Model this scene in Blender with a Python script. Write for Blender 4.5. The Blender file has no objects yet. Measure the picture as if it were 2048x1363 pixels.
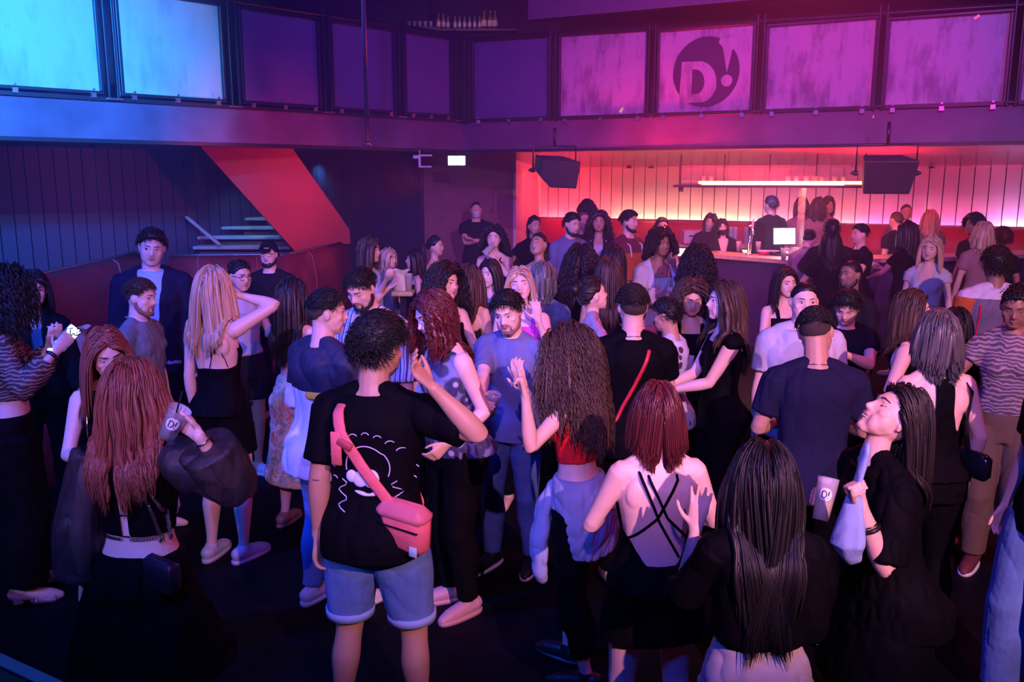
import bpy, bmesh, math, random
import numpy as np
from mathutils import Vector, Matrix, Euler

S = bpy.context.scene
COL = S.collection
PI = math.pi
rng = np.random.default_rng(7)
random.seed(7)

# ---------------------------------------------------------------- camera
FPX, TH, CH = 1760.0, math.radians(10.5), 2.35
_s, _c = math.sin(TH), math.cos(TH)
def elev(py):
    u = (681.5 - py) / FPX
    return (-_s + u * _c) / (_c + u * _s)
def at(px, py, D):
    u = (681.5 - py) / FPX; k = D / (_c + u * _s)
    return Vector(((px - 1024.0) / FPX * k, D, CH + (-_s + u * _c) * k))
cam_d = bpy.data.cameras.new('camera'); cam = bpy.data.objects.new('camera', cam_d); COL.objects.link(cam)
cam.location = (0, 0, CH); cam.rotation_euler = (PI / 2 - TH, 0, 0)
cam_d.sensor_width = 36.0; cam_d.lens = 36.0 * FPX / 2048.0; cam_d.clip_end = 100
S.camera = cam

# ---------------------------------------------------------------- materials
MATS = {}
def nt(name):
    m = bpy.data.materials.new(name); m.use_nodes = True
    b = m.node_tree.nodes['Principled BSDF']
    return m, m.node_tree.nodes, m.node_tree.links, b
def mat(name, col, rough=.6, metal=0., emit=None, es=0., bump=0., bscale=60., var=0., vscale=8., spec=.5,
        stretch=(1, 1, 1), trans=0., alpha=1., sheen=0., sss=0.):
    if name in MATS: return MATS[name]
    m, N, L, b = nt(name)
    b.inputs['Base Color'].default_value = (*col, 1); b.inputs['Roughness'].default_value = rough
    b.inputs['Metallic'].default_value = metal
    b.inputs['Specular IOR Level'].default_value = spec
    if trans: b.inputs['Transmission Weight'].default_value = trans
    if alpha < 1: b.inputs['Alpha'].default_value = alpha
    if sheen: b.inputs['Sheen Weight'].default_value = sheen
    if emit: b.inputs['Emission Color'].default_value = (*emit, 1); b.inputs['Emission Strength'].default_value = es
    if bump or var:
        tc = N.new('ShaderNodeTexCoord'); mp = N.new('ShaderNodeMapping'); L.new(tc.outputs['Object'], mp.inputs[0])
        mp.inputs['Scale'].default_value = stretch
    if bump:
        n = N.new('ShaderNodeTexNoise'); n.inputs['Scale'].default_value = bscale; n.inputs['Detail'].default_value = 3
        L.new(mp.outputs[0], n.inputs['Vector'])
        bp = N.new('ShaderNodeBump'); bp.inputs['Strength'].default_value = bump; bp.inputs['Distance'].default_value = .02
        L.new(n.outputs['Fac'], bp.inputs['Height']); L.new(bp.outputs[0], b.inputs['Normal'])
    if var:
        n = N.new('ShaderNodeTexNoise'); n.inputs['Scale'].default_value = vscale; n.inputs['Detail'].default_value = 4
        L.new(mp.outputs[0], n.inputs['Vector'])
        cr = N.new('ShaderNodeValToRGB'); L.new(n.outputs['Fac'], cr.inputs[0])
        cr.color_ramp.elements[0].position = .3; cr.color_ramp.elements[1].position = .7
        cr.color_ramp.elements[0].color = (*[c * (1 - var) for c in col], 1)
        cr.color_ramp.elements[1].color = (*[min(1, c * (1 + var)) for c in col], 1)
        L.new(cr.outputs[0], b.inputs['Base Color'])
    MATS[name] = m
    return m
def ramp_mat(name, stops, axis='Z', tex=None, rough=.7, scale=1., bump=.15, interp='CONSTANT'):
    """colour bands / patterns. tex: None bands along axis, or 'noise','voronoi','wave'"""
    if name in MATS: return MATS[name]
    m, N, L, b = nt(name); b.inputs['Roughness'].default_value = rough
    tc = N.new('ShaderNodeTexCoord'); cr = N.new('ShaderNodeValToRGB'); cr.color_ramp.interpolation = interp
    while len(cr.color_ramp.elements) < len(stops): cr.color_ramp.elements.new(.5)
    for e, (p, c) in zip(cr.color_ramp.elements, stops): e.position = p; e.color = (*c, 1)
    if tex is None:
        sp = N.new('ShaderNodeSeparateXYZ'); L.new(tc.outputs['Object'], sp.inputs[0])
        mm = N.new('ShaderNodeMath'); mm.operation = 'MULTIPLY'; mm.inputs[1].default_value = scale
        L.new(sp.outputs[axis], mm.inputs[0])
        L.new(mm.outputs[0], cr.inputs[0])
    elif tex == 'stripe':
        sp = N.new('ShaderNodeSeparateXYZ'); L.new(tc.outputs['Object'], sp.inputs[0])
        mm = N.new('ShaderNodeMath'); mm.operation = 'MULTIPLY'; mm.inputs[1].default_value = scale
        fr = N.new('ShaderNodeMath'); fr.operation = 'FRACT'
        L.new(sp.outputs[axis], mm.inputs[0]); L.new(mm.outputs[0], fr.inputs[0]); L.new(fr.outputs[0], cr.inputs[0])
    else:
        t = N.new({'noise': 'ShaderNodeTexNoise', 'voronoi': 'ShaderNodeTexVoronoi', 'wave': 'ShaderNodeTexWave'}[tex])
        t.inputs['Scale'].default_value = scale
        if tex == 'noise': t.inputs['Detail'].default_value = 2; t.inputs['Distortion'].default_value = 1.2
        if tex == 'wave': t.inputs['Distortion'].default_value = 9; t.inputs['Detail'].default_value = 2; t.bands_direction = 'Z'
        L.new(tc.outputs['Object'], t.inputs['Vector'])
        L.new(t.outputs['Distance' if tex == 'voronoi' else 'Fac'], cr.inputs[0])
    L.new(cr.outputs[0], b.inputs['Base Color'])
    n = N.new('ShaderNodeTexNoise'); n.inputs['Scale'].default_value = 25
    bp = N.new('ShaderNodeBump'); bp.inputs['Strength'].default_value = bump; bp.inputs['Distance'].default_value = .02
    L.new(tc.outputs['Object'], n.inputs['Vector']); L.new(n.outputs['Fac'], bp.inputs['Height']); L.new(bp.outputs[0], b.inputs['Normal'])
    MATS[name] = m
    return m

# ---------------------------------------------------------------- geometry collector
class Geo:
    def __init__(s): s.V = []; s.F = []; s.n = 0
    def add(s, v, f):
        v = np.asarray(v, float).reshape(-1, 3); s.V.append(v)
        s.F += [[i + s.n for i in q] for q in f]; s.n += len(v); return s
    def verts(s): return np.concatenate(s.V) if s.V else np.zeros((0, 3))
    def mesh(s, name, m=None, smooth=True):
        me = bpy.data.meshes.new(name); me.from_pydata(s.verts().tolist(), [], s.F); me.update()
        if smooth: me.shade_smooth()
        if m: me.materials.append(m)
        return me
    def obj(s, name, m=None, parent=None, smooth=True):
        o = bpy.data.objects.new(name, s.mesh(name, m, smooth)); COL.objects.link(o); o.parent = parent; return o
    # primitives
    def box(s, c, d, R=None, bev=0):
        x, y, z = [k / 2 for k in d]
        v = np.array([(a, b, e) for a in (-x, x) for b in (-y, y) for e in (-z, z)])
        if R is not None: v = v @ np.array(R.to_3x3()).T
        return s.add(v + np.array(c), [(0, 1, 3, 2), (4, 6, 7, 5), (0, 4, 5, 1), (2, 3, 7, 6), (0, 2, 6, 4), (1, 5, 7, 3)])
    def bbox(s, c, d, b=.01, R=None):
        """bevelled box: rounded in xy and chamfered in z"""
        x, y, z = [k / 2 for k in d]; b = min(b, x, y, z)
        rings = []
        for zz, ins in ((-z, b), (-z + b, 0), (z - b, 0), (z, b)):
            r = []
            for sx, sy in ((1, 1), (-1, 1), (-1, -1), (1, -1)):
                cx, cy = sx * (x - b), sy * (y - b); a0 = math.atan2(sy, sx) - PI / 4
                for k in range(3):
                    a = a0 + k * PI / 4; r.append((cx + math.cos(a) * (b - ins), cy + math.sin(a) * (b - ins), zz))
            rings.append(r)
        v = np.array(rings).reshape(-1, 3)
        if R is not None: v = v @ np.array(R.to_3x3()).T
        return s.rings_raw(v + np.array(c), 4, 12)
    def rings_raw(s, v, nr, k, cap=True):
        f = [(i * k + j, i * k + (j + 1) % k, (i + 1) * k + (j + 1) % k, (i + 1) * k + j) for i in range(nr - 1) for j in range(k)]
        if cap: f += [tuple(range(k))[::-1], tuple((nr - 1) * k + j for j in range(k))]
        return s.add(v, f)
    def lathe(s, prof, c=(0, 0, 0), k=20, R=None, cap=True):
        v = np.array([(r * math.cos(2 * PI * j / k), r * math.sin(2 * PI * j / k), z) for r, z in prof for j in range(k)])
        if R is not None: v = v @ np.array(R.to_3x3()).T
        return s.rings_raw(v + np.array(c), len(prof), k, cap)
    def tube(s, pts, rad, k=8, flat=1., up=(0, 0, 1), twist=None, round_ends=True):
        """tapered tube along a polyline with round ends"""
        P = np.array([tuple(p) for p in pts], float); R = np.broadcast_to(np.array(rad, float), (len(P),)).copy()
        if round_ends:
            a = P[0] - P[1]; a /= np.linalg.norm(a) + 1e-9; b = P[-1] - P[-2]; b /= np.linalg.norm(b) + 1e-9
            P = np.concatenate([[P[0] + a * R[0] * .98, P[0] + a * R[0] * .7], P, [P[-1] + b * R[-1] * .7, P[-1] + b * R[-1] * .98]])
            R = np.concatenate([[R[0] * .2, R[0] * .72], R, [R[-1] * .72, R[-1] * .2]])
        T = np.gradient(P, axis=0); T /= np.linalg.norm(T, axis=1)[:, None] + 1e-9
        u = np.array(up, float); v = []
        for i in range(len(P)):
            t = T[i]; x = np.cross(t, u)
            if np.linalg.norm(x) < 1e-3: x = np.cross(t, (1, .3, 0))
            x /= np.linalg.norm(x); y = np.cross(x, t)
            u = y
            for j in range(k):
                a = 2 * PI * j / k; v.append(P[i] + (x * math.cos(a) + y * math.sin(a) * flat) * R[i])
        return s.rings_raw(np.array(v), len(P), k)
    def ball(s, c, r, M=None, n=10, k=14):
        r = (r, r, r) if np.isscalar(r) else r
        v = []
        for i in range(n + 1):
            a = -PI / 2 + PI * (i + .02 * (i == 0) - .02 * (i == n)) / n
            for j in range(k): b = 2 * PI * j / k; v.append((math.cos(a) * math.cos(b) * r[0], math.cos(a) * math.sin(b) * r[1], math.sin(a) * r[2]))
        v = np.array(v)
        if M is not None: v = v @ np.array(M.to_3x3()).T
        return s.rings_raw(v + np.array(c), n + 1, k)
    def loft(s, rings, k=20, e=2.3):
        """rings: (centre, half x axis vec, half y axis vec)"""
        v = []
        for c, X, Y in rings:
            c, X, Y = map(np.array, (tuple(c), tuple(X), tuple(Y)))
            for j in range(k):
                a = 2 * PI * j / k; ca, sa = math.cos(a), math.sin(a)
                v.append(c + X * (abs(ca) ** (2 / e) * (1 if ca > 0 else -1)) + Y * (abs(sa) ** (2 / e) * (1 if sa > 0 else -1)))
        return s.rings_raw(np.array(v), len(rings), k)
    def xf(s, M):
        A = np.array(M); s.V = [v @ A[:3, :3].T + A[:3, 3] for v in s.V]; return s
    def merge(s, g): return s.add(g.verts(), g.F)

_tmp = None
def remesh(geo, vox, name, m=None, smooth=3, fac=.5):
    """closed surface round all the collected volumes"""
    me = geo.mesh('tmp', None, False)
    o = bpy.data.objects.new('tmp', me); COL.objects.link(o)
    r = o.modifiers.new('r', 'REMESH'); r.mode = 'VOXEL'; r.voxel_size = vox; r.use_smooth_shade = True
    if smooth:
        sm = o.modifiers.new('s', 'SMOOTH'); sm.factor = fac; sm.iterations = smooth
    dg = bpy.context.evaluated_depsgraph_get()
    out = bpy.data.meshes.new_from_object(o.evaluated_get(dg)); out.name = name
    bpy.data.objects.remove(o); bpy.data.meshes.remove(me)
    out.shade_smooth(); out.materials.clear()
    if m: out.materials.append(m)
    return out
def coords(me):
    a = np.empty(len(me.vertices) * 3, np.float32); me.vertices.foreach_get('co', a); return a.reshape(-1, 3).astype(float)
def set_coords(me, a): me.vertices.foreach_set('co', np.ascontiguousarray(a, np.float32).ravel()); me.update()
def normals(me):
    a = np.empty(len(me.vertices) * 3, np.float32); me.vertices.foreach_get('normal', a); return a.reshape(-1, 3).astype(float)
def cut(me, mask):
    bm = bmesh.new(); bm.from_mesh(me); bm.verts.ensure_lookup_table()
    bmesh.ops.delete(bm, geom=[bm.verts[i] for i in np.nonzero(mask)[0]], context='VERTS')
    nb = {}
    for e in bm.edges:
        if e.is_boundary: nb.setdefault(e.verts[0], []).append(e.verts[1]); nb.setdefault(e.verts[1], []).append(e.verts[0])
    for it in range(8):
        new = {v: v.co * .4 + sum((w.co for w in ws), Vector()) * (.6 / len(ws)) for v, ws in nb.items()}
        for v, c_ in new.items(): v.co = c_
    bm.to_mesh(me); bm.free(); me.update()
def link(me, name, parent=None):
    o = bpy.data.objects.new(name, me); COL.objects.link(o); o.parent = parent; return o
def empty(name, loc=(0, 0, 0), rz=0, label=None, cat=None, group=None, kind=None):
    o = bpy.data.objects.new(name, None); COL.objects.link(o); o.location = loc; o.rotation_euler = (0, 0, rz)
    o.empty_display_size = .1
    return tag(o, label, cat, group, kind)
def tag(o, label=None, cat=None, group=None, kind=None):
    if label: o['label'] = label
    if cat: o['category'] = cat
    if group: o['group'] = group
    if kind: o['kind'] = kind
    return o
def hsin(p, f, seed, n=5):
    """cheap smooth pseudo noise on an (N,3) array"""
    r = np.random.default_rng(seed); out = np.zeros(len(p))
    for i in range(n):
        k = r.normal(size=3) * f * (1 + .6 * i); out += np.sin(p @ k + r.uniform(0, 6.28) + 1.5 * np.sin(p @ (r.normal(size=3) * f * .5))) / (1 + .5 * i)
    return out / n * 1.6
# ================================================================ people
def lerp(a, b, t): return a + (b - a) * t
V3 = lambda *a: Vector(a)
def ik(root, tgt, l1, l2, pole):
    d = tgt - root; L = d.length
    if L > (l1 + l2) * .995: d = d * ((l1 + l2) * .995 / L); L = d.length; tgt = root + d
    n = d.normalized(); a = (l1 * l1 - l2 * l2 + L * L) / (2 * L); h = math.sqrt(max(0, l1 * l1 - a * a))
    p = pole - n * pole.dot(n)
    if p.length < 1e-4: p = V3(0, 0, -1) - n * n.z * -1
    return root + n * a + p.normalized() * h, tgt

#            z,    wx,   wy,   yoff
TORSO_M = [(.83, .060, .060, -.01), (.87, .135, .095, -.01), (.93, .163, .112, -.015), (.99, .160, .110, -.01), (1.06, .146, .100, 0),
           (1.13, .143, .098, 0), (1.22, .155, .105, 0), (1.31, .170, .112, -.005), (1.38, .165, .104, -.01), (1.43, .125, .082, -.015), (1.48, .070, .062, -.012)]
TORSO_F = [(.83, .060, .060, -.01), (.87, .150, .100, -.01), (.93, .172, .115, -.02), (.99, .160, .108, -.012), (1.06, .130, .092, 0),
           (1.12, .119, .084, 0), (1.20, .127, .088, 0), (1.29, .143, .094, -.004), (1.36, .143, .090, -.01), (1.42, .105, .072, -.015), (1.47, .056, .052, -.012)]

def smoothline(P, R, n=3):
    P = np.array([tuple(p) for p in P]); R = np.array(R); q, r = [], []
    for i in range(len(P) - 1):
        a, b, c, d = max(i - 1, 0), i, i + 1, min(i + 2, len(P) - 1)
        for j in range(n):
            k = j / n
            f = lambda X: .5 * (2 * X[b] + (X[c] - X[a]) * k + (2 * X[a] - 5 * X[b] + 4 * X[c] - X[d]) * k * k + (3 * X[b] - X[a] - 3 * X[c] + X[d]) * k ** 3)
            q.append(lerp(P[b], P[c], k)); r.append(f(R))
    return q + [P[-1]], r + [R[-1]]

class Person:
    def __init__(s, px, py, D, face, name_label, sex='f', build=1., skin=0, lean=0, side=0, twist=0, head=(0, 0, 0), arms=None,
                 legs=None, hip=0., z0=0., vox=None, sq=1.):
        s.sex, s.D, s.z0 = sex, D, z0; s.b = build
        s.vox = vox or min(.014, max(.0055, D * .0015))
        s.tab = TORSO_M if sex == 'm' else TORSO_F
        s.sw = .178 if sex == 'm' else .150
        s.ar = (1. if sex == 'm' else .84) * (1 + (build - 1) * .8)
        s.hipdrop = hip
        # frames
        R = Euler((math.radians(-lean), math.radians(side), math.radians(twist))).to_matrix().to_4x4()
        pv = Matrix.Translation((0, 0, 1.03))
        s.Mc = pv @ R @ pv.inverted()
        hy, hp, hr = [math.radians(a) for a in head]        # yaw + to person's left, pitch + up, roll
        nb = Matrix.Translation((0, -.012, 1.49)); nh = Matrix.Translation((0, .0, 1.555))
        Rh = Euler((hp * .5, hr * .5, hy * .35), 'XYZ').to_matrix().to_4x4(); Rh2 = Euler((hp * .5, hr * .5, hy * .65), 'XYZ').to_matrix().to_4x4()
        s.Mn = s.Mc @ nb @ Rh @ nb.inverted()
        s.Mh = s.Mn @ nh @ Rh2 @ nh.inverted()
        s.top = s.Mh @ V3(0, 0, 1.75)
        top_z = s.top.z - hip
        want = CH + elev(py) * D - z0
        s.s = want / top_z
        rz = PI + math.radians(face)
        off = Matrix.Rotation(rz, 3, 'Z') @ V3(s.top.x, s.top.y, 0) * s.s
        hw = at(px, py, D)
        s.root = empty('person', (hw.x - off.x, D - off.y, z0), rz, name_label, 'person')
        s.root.scale = (s.s,) * 3
        s.H = 1.75 * s.s
        s.HO = V3(0, 0, -hip)       # pelvis shift
        s.skin = SKIN[skin]
        s.tone = skin
        s.arms_spec = arms or ('down', 'down')
        s.legs_spec = legs or ((.10, .0), (.10, .0))
        s.solve()
    # pose helpers -------------------------------------------------
    def pose(s, p, z=None):
        z = p.z if z is None else z
        if z <= .97: q = p.copy()
        elif z >= 1.12: q = s.Mc @ p
        else:
            t = (z - .97) / .15; t = t * t * (3 - 2 * t); q = p.lerp(s.Mc @ p, t)
        return q + s.HO
    def loc(s, w):
        M = Matrix.Translation(s.root.location) @ Matrix.Rotation(s.root.rotation_euler.z, 4, 'Z') @ Matrix.Scale(s.s, 4)
        return M.inverted() @ w
    def solve(s):
        s.sh, s.el, s.wr, s.hand = {}, {}, {}, {}
        presets = {
            'down': dict(t=(.25, .03, .88), pole=(.3, -1, 0)),
            'hip': dict(t=(.20, .06, 1.02), pole=(1, -.6, 0)),
            'drink': dict(t=(.12, .30, 1.20), pole=(.5, -.3, -1), grip='cup'),
            'sip': dict(t=(.06, .20, 1.46), pole=(.8, .1, -1), grip='cup'),
            'phone': dict(t=(.08, .30, 1.25), pole=(.5, -.3, -1), grip='cup'),
            'chin': dict(t=(.05, .17, 1.44), pole=(.7, .1, -1), grip='relax'),
            'up': dict(t=(.28, .18, 1.78), pole=(1, -.2, -.6), grip='open'),
            'wave': dict(t=(.16, .25, 1.62), pole=(.7, 0, -1), grip='open'),
            'fwd': dict(t=(.20, .38, 1.12), pole=(.5, -.5, -1), grip='relax'),
            'back': dict(t=(.22, -.12, .95), pole=(.6, -1, 0)),
            'hair': dict(t=(.16, .02, 1.62), pole=(1, .2, -.1), grip='relax'),
            'out': dict(t=(.48, .15, 1.15), pole=(.2, -.4, -1), grip='relax'),
            'cross': dict(t=(-.06, .22, 1.22), pole=(1, 0, -.6), grip='relax'),
            'bar': dict(t=(.15, .34, 1.12), pole=(.8, -.3, -.4), grip='relax'),
        }
        for sg, spec in zip((1, -1), s.arms_spec):      # right, left
            if isinstance(spec, str): spec = presets[spec]
            elif 'p' in spec: d = dict(presets[spec['p']]); d.update(spec); spec = d
            sh = s.Mc @ V3(sg * s.sw, -.012, 1.405) + s.HO
            if 'px' in spec: t = s.loc(at(*spec['px']))
            else: t = V3(*spec['t']); t.x *= sg; t = s.Mc @ t + s.HO
            if 'epx' in spec: pole = s.loc(at(*spec['epx'])) - (sh + t) / 2
            else: pole = V3(*spec['pole']); pole.x *= sg; pole = s.Mc.to_3x3() @ pole
            el, wr = ik(sh, t, .275, .245, pole)
            s.sh[sg], s.el[sg], s.wr[sg] = sh, el, wr
            f = (wr - el).normalized()
            if 'f' in spec: v = V3(*spec['f']); v.x *= sg; f = v.normalized()
            grip = spec.get('grip', 'relax')
            if 'u' in spec: u = V3(*spec['u']); u.x *= sg
            elif grip in ('cup', 'open', 'peace'): u = V3(-sg * .2, 0, 1) if grip == 'cup' else V3(-sg, 0, .1)
            else: u = V3(0, 1, .2)
            if abs(f.dot(u)) > .9 and 'u' not in spec: u = V3(-sg, .3, 0)
            u = (u - f * f.dot(u)).normalized()
            n = f.cross(u) * (-sg)
            s.hand[sg] = (f, u, n, grip)
        s.hipj, s.kn, s.an = {}, {}, {}
        for sg, (fx, fy, *lift) in zip((1, -1), s.legs_spec):
            hj = V3(sg * .092, -.01, .91) + s.HO
            an = V3(sg * fx, fy - .02, .085 + (lift[0] if lift else 0))
            kn, an = ik(hj, an, .425, .405, V3(sg * .1, 1, 0))
            s.hipj[sg], s.kn[sg], s.an[sg] = hj, kn, an
    # volumes ------------------------------------------------------
    def ring(s, z, infl=0, flare=0):
        t = s.tab; z_ = min(max(z, t[0][0]), t[-1][0])
        for i in range(len(t) - 1):
            if t[i][0] <= z_ <= t[i + 1][0]: break
        k = (z_ - t[i][0]) / (t[i + 1][0] - t[i][0]); p0, p1, p2, p3 = t[max(i - 1, 0)], t[i], t[i + 1], t[min(i + 2, len(t) - 1)]
        wx, wy, yo = [.5 * (2 * p1[q] + (p2[q] - p0[q]) * k + (2 * p0[q] - 5 * p1[q] + 4 * p2[q] - p3[q]) * k * k + (3 * p1[q] - p0[q] - 3 * p2[q] + p3[q]) * k ** 3) for q in (1, 2, 3)]
        wb = 1 + (s.b - 1) * (1 if z < 1.36 else .5)
        if infl > .004 and z < .93: wx, wy, yo = max(wx, t[2][1]), max(wy, t[2][2]), t[2][3]
        wx = wx * wb + infl; wy = wy * wb + infl
        c = s.pose(V3(0, yo, z)); X = s.pose(V3(wx, yo, z), z) - c; Y = s.pose(V3(0, yo + wy, z), z) - c
        return c, X, Y
    def torso(s, g, z0=.83, z1=1.48, infl=0., e=2.35, flare0=0., glute=True):
        zs = np.linspace(z0, z1, max(4, int((z1 - z0) / .025)))
        rr = []
        for z in zs:
            f = infl + flare0 * max(0, (1.0 - (z - z0) / .25)) if flare0 else infl
            c, X, Y = s.ring(z, f)
            if not glute and z < 1.02: k = min(1, (1.02 - z) / .10); Yn = Y.normalized(); c = c - Yn * .024 * k; Y = Y + Yn * .024 * k * s.b
            rr.append((c, X, Y))
        g.loft(rr, 36, e)
        if s.sex == 'f' and z1 > 1.25 and z0 < 1.3:
            for sx in (1, -1): c = s.pose(V3(sx * .062, .050, 1.27)); g.ball(c, (.058 * s.b + infl, .056 * s.b + infl, .056 * s.b + infl), s.Mc, 12, 18)
        if s.sex == 'm' and z1 > 1.3 and z0 < 1.3:
            for sx in (1, -1): c = s.pose(V3(sx * .075, .06, 1.31)); g.ball(c, (.075 + infl, .05 + infl, .055 + infl), s.Mc, 8, 12)
        if z0 < .93 and glute:
            for sx in (1, -1): c = s.pose(V3(sx * .078, -.058, .90)); g.ball(c, (.08 if s.sex == 'f' else .07) * s.b + infl, None, 8, 12)
        return g
    def shoulders(s, g, infl=0., out=1.):
        a = s.ar
        nb = s.Mc @ V3(0, -.015, 1.405) + s.HO
        for sg in (1, -1):
            sh = nb.lerp(s.sh[sg], out)
            g.tube([nb, sh], [.062 * a + infl, .052 * a + infl * .8], 12)
            if out > .8:
                tz = s.Mc @ V3(sg * .020, -.024, 1.492) + s.HO
                g.tube([tz, tz.lerp(s.sh[sg], .35), tz.lerp(s.sh[sg], .8)], [.030 * a + infl * .4, .040 * a + infl * .6, .042 * a + infl * .7], 10)
                sc = s.Mc @ V3(sg * .085, -.062, 1.33) + s.HO
                g.ball(sc, (.06 + infl * .5, .038 + infl * .5, .075 + infl * .5), s.Mc)
        return g
    def arm(s, g, sg, t0=0., t1=2., infl=0., grow=0.):
        a = s.ar; sh, el, wr = s.sh[sg], s.el[sg], s.wr[sg]
        key = [(0, .056), (.15, .054), (.45, .047), (.85, .040), (1, .040), (1.25, .042), (1.5, .036), (1.8, .027), (2, .025)]
        P, R = [], []
        ts = sorted(set([t0, t1] + [k for k, _ in key if t0 < k < t1]))
        for t in ts:
            r = np.interp(t, [k for k, _ in key], [v for _, v in key])
            p = sh.lerp(el, t) if t <= 1 else el.lerp(wr, t - 1)
            P.append(p); R.append(r * a + infl + grow * (t - t0))
        P, R = smoothline(P, R); g.tube(P, R, 20, round_ends=(infl == 0)); return g
    def leg(s, g, sg, t0=0., t1=2., infl=0., grow=0.):
        hj, kn, an = s.hipj[sg], s.kn[sg], s.an[sg]
        m = (.9 + .1 * s.ar) * (1 + (s.b - 1) * .8)
        key = [(0, .088), (.3, .084), (.6, .070), (.9, .056), (1, .054), (1.15, .052), (1.35, .056), (1.6, .044), (1.85, .033), (2, .032)]
        back = (an - kn).cross(V3(1, 0, 0)).normalized()
        if back.y > 0: back = -back
        P, R = [], []
        for t in sorted(set([t0, t1] + [k for k, _ in key if t0 < k < t1])):
            r = np.interp(t, [k for k, _ in key], [v for _, v in key])
            p = hj.lerp(kn, t) if t <= 1 else kn.lerp(an, t - 1)
            if 1.1 < t < 1.7: p = p + back * .014 * math.sin((t - 1.1) / .6 * PI)
            P.append(p); R.append(r * m + infl + grow * max(0, t - t0))
        P, R = smoothline(P, R); g.tube(P, R, 22, round_ends=(infl == 0)); return g
    def hand_geo(s, g, sg):
        f, u, n, grip = s.hand[sg]; w = s.wr[sg]; k = .93 if s.sex == 'f' else 1.03
        fr = max(.0085, s.vox * 1.05) * k
        R = [( w - f * .01, .026), (w + f * .03, .031), (w + f * .065, .040), (w + f * .088, .040)]
        g.loft([(p, u * r * k, n * max(.0145, s.vox * 1.4)) for p, r in R], 12, 2.6)
        curl = {'relax': (20, 28, 20), 'cup': (42, 50, 30), 'open': (2, 6, 4), 'fist': (85, 90, 60), 'peace': (5, 5, 5), 'point': (4, 4, 3)}[grip]
        fan = {'open': .16, 'peace': .16}.get(grip, .05)
        for i, (off, ln) in enumerate(((.030, .070), (.010, .079), (-.010, .073), (-.029, .057))):
            c = curl
            if grip == 'peace' and i >= 2: c = (80, 90, 50)
            if grip == 'point' and i >= 1: c = (70, 85, 50)
            p = w + (f * .088 + u * off) * k; d = (f + u * off * fan / .03).normalized(); a = 0; P = [p - f * .012, p]
            for seg, cc in zip((.45, .30, .25), c):
                a = math.radians(cc + (3 * i if grip == 'relax' else 0)); d = (Matrix.Rotation(a, 3, d.cross(n).normalized()) @ d); p = p + d * ln * seg * k; P.append(p)
                
            g.tube(P, [fr * 1.1, fr * 1.08, fr, fr * .95, fr * .82], 8)
        th = {'relax': (.75, .55, .25), 'cup': (.35, .55, .85), 'open': (.6, .85, .1), 'fist': (.6, .2, .7), 'peace': (.5, .2, .7), 'point': (.5, .3, .6)}[grip]
        p0 = w + (f * .02 + u * .022) * k; d = (f * th[0] + u * th[1] + n * th[2]).normalized()
        p1 = p0 + d * .040 * k; d2 = (d + f * .45).normalized(); p2 = p1 + d2 * .032 * k; d3 = (d2 + f * .35 - u * .15).normalized(); p3 = p2 + d3 * .024 * k
        g.tube([p0, p1, p2, p3], [fr * 1.5, fr * 1.3, fr * 1.12, fr * .95], 8)
        return g
    def foot(s, g, sg, infl=0.):
        an = s.an[sg]; b = V3(an.x, an.y, 0) + V3(0, 0, an.z - .085)
        d = V3(sg * .18, 1, 0).normalized()
        g.tube([b + V3(0, 0, .055) - d * .045, b + V3(0, 0, .045) + d * .05, b + V3(0, 0, .03) + d * .13, b + V3(0, 0, .022) + d * .17],
               [.036 + infl, .036 + infl, .034 + infl, .024 + infl], 12)
        g.tube([an + V3(0, 0, .01), b + V3(0, 0, .05)], [.033 + infl * .6, .034 + infl], 10); return g
    # head ---------------------------------------------------------
    HC = V3(0, .004, 1.642)
    @staticmethod
    def skull(az, ph, off=0.):
        """radial skull surface: az azimuth (0 front), ph elevation, arrays -> points in head frame"""
        ca = np.cos(ph)
        x = np.sin(az) * ca * (.0745 + off); y = np.cos(az) * ca * (.093 + off); z = np.sin(ph) * (.110 + off)
        t = np.clip(-z / .11, 0, 1)
        x = x * (1 - .32 * t ** 1.6); fr = np.clip(y / .09, -1, 1)
        y = y + np.where(fr < 0, .055 * t ** 1.2 * (-fr), 0) - np.where(fr > 0, .010 * t * fr, 0)
        y = y - np.where(fr < 0, .006 * (1 - t), 0)
        y = np.where(fr > 0, y * (1 - .05 * np.clip(z / .11, 0, 1)), y)
        return np.stack([x, y, z], -1)
    def head_geo(s, g):
        h = Geo(); n, k = 26, 36
        ph = np.linspace(-PI / 2 + .04, PI / 2 - .04, n); az = np.linspace(0, 2 * PI, k, endpoint=False)
        A, Pp = np.meshgrid(az, ph); v = s.skull(-A.ravel(), Pp.ravel())
        for sx in (1, -1):      # sockets
            d = np.exp(-(((v[:, 0] - sx * .031) / .017) ** 2 + ((v[:, 2] - .008) / .013) ** 2)) * (v[:, 1] > 0)
            v[:, 1] -= d * .013
        h.rings_raw(v, n, k)
        m = s.sex == 'm'; q = 1.1 if m else .9
        h.tube([(0, .080, .020), (0, .094, -.004), (0, .105, -.022)], [.008 * q, .0085 * q, .0105 * q], 8)
        h.tube([(-.013 * q, .092, -.026), (0, .100, -.028), (.013 * q, .092, -.026)], [.0072, .008, .0072], 8)
        br = .0105 if m else .008
        h.tube([(-.046, .062, .026), (-.024, .0815, .030), (0, .084, .026), (.024, .0815, .030), (.046, .062, .026)], [br * .8, br, br * .9, br, br * .8], 8)
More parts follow.
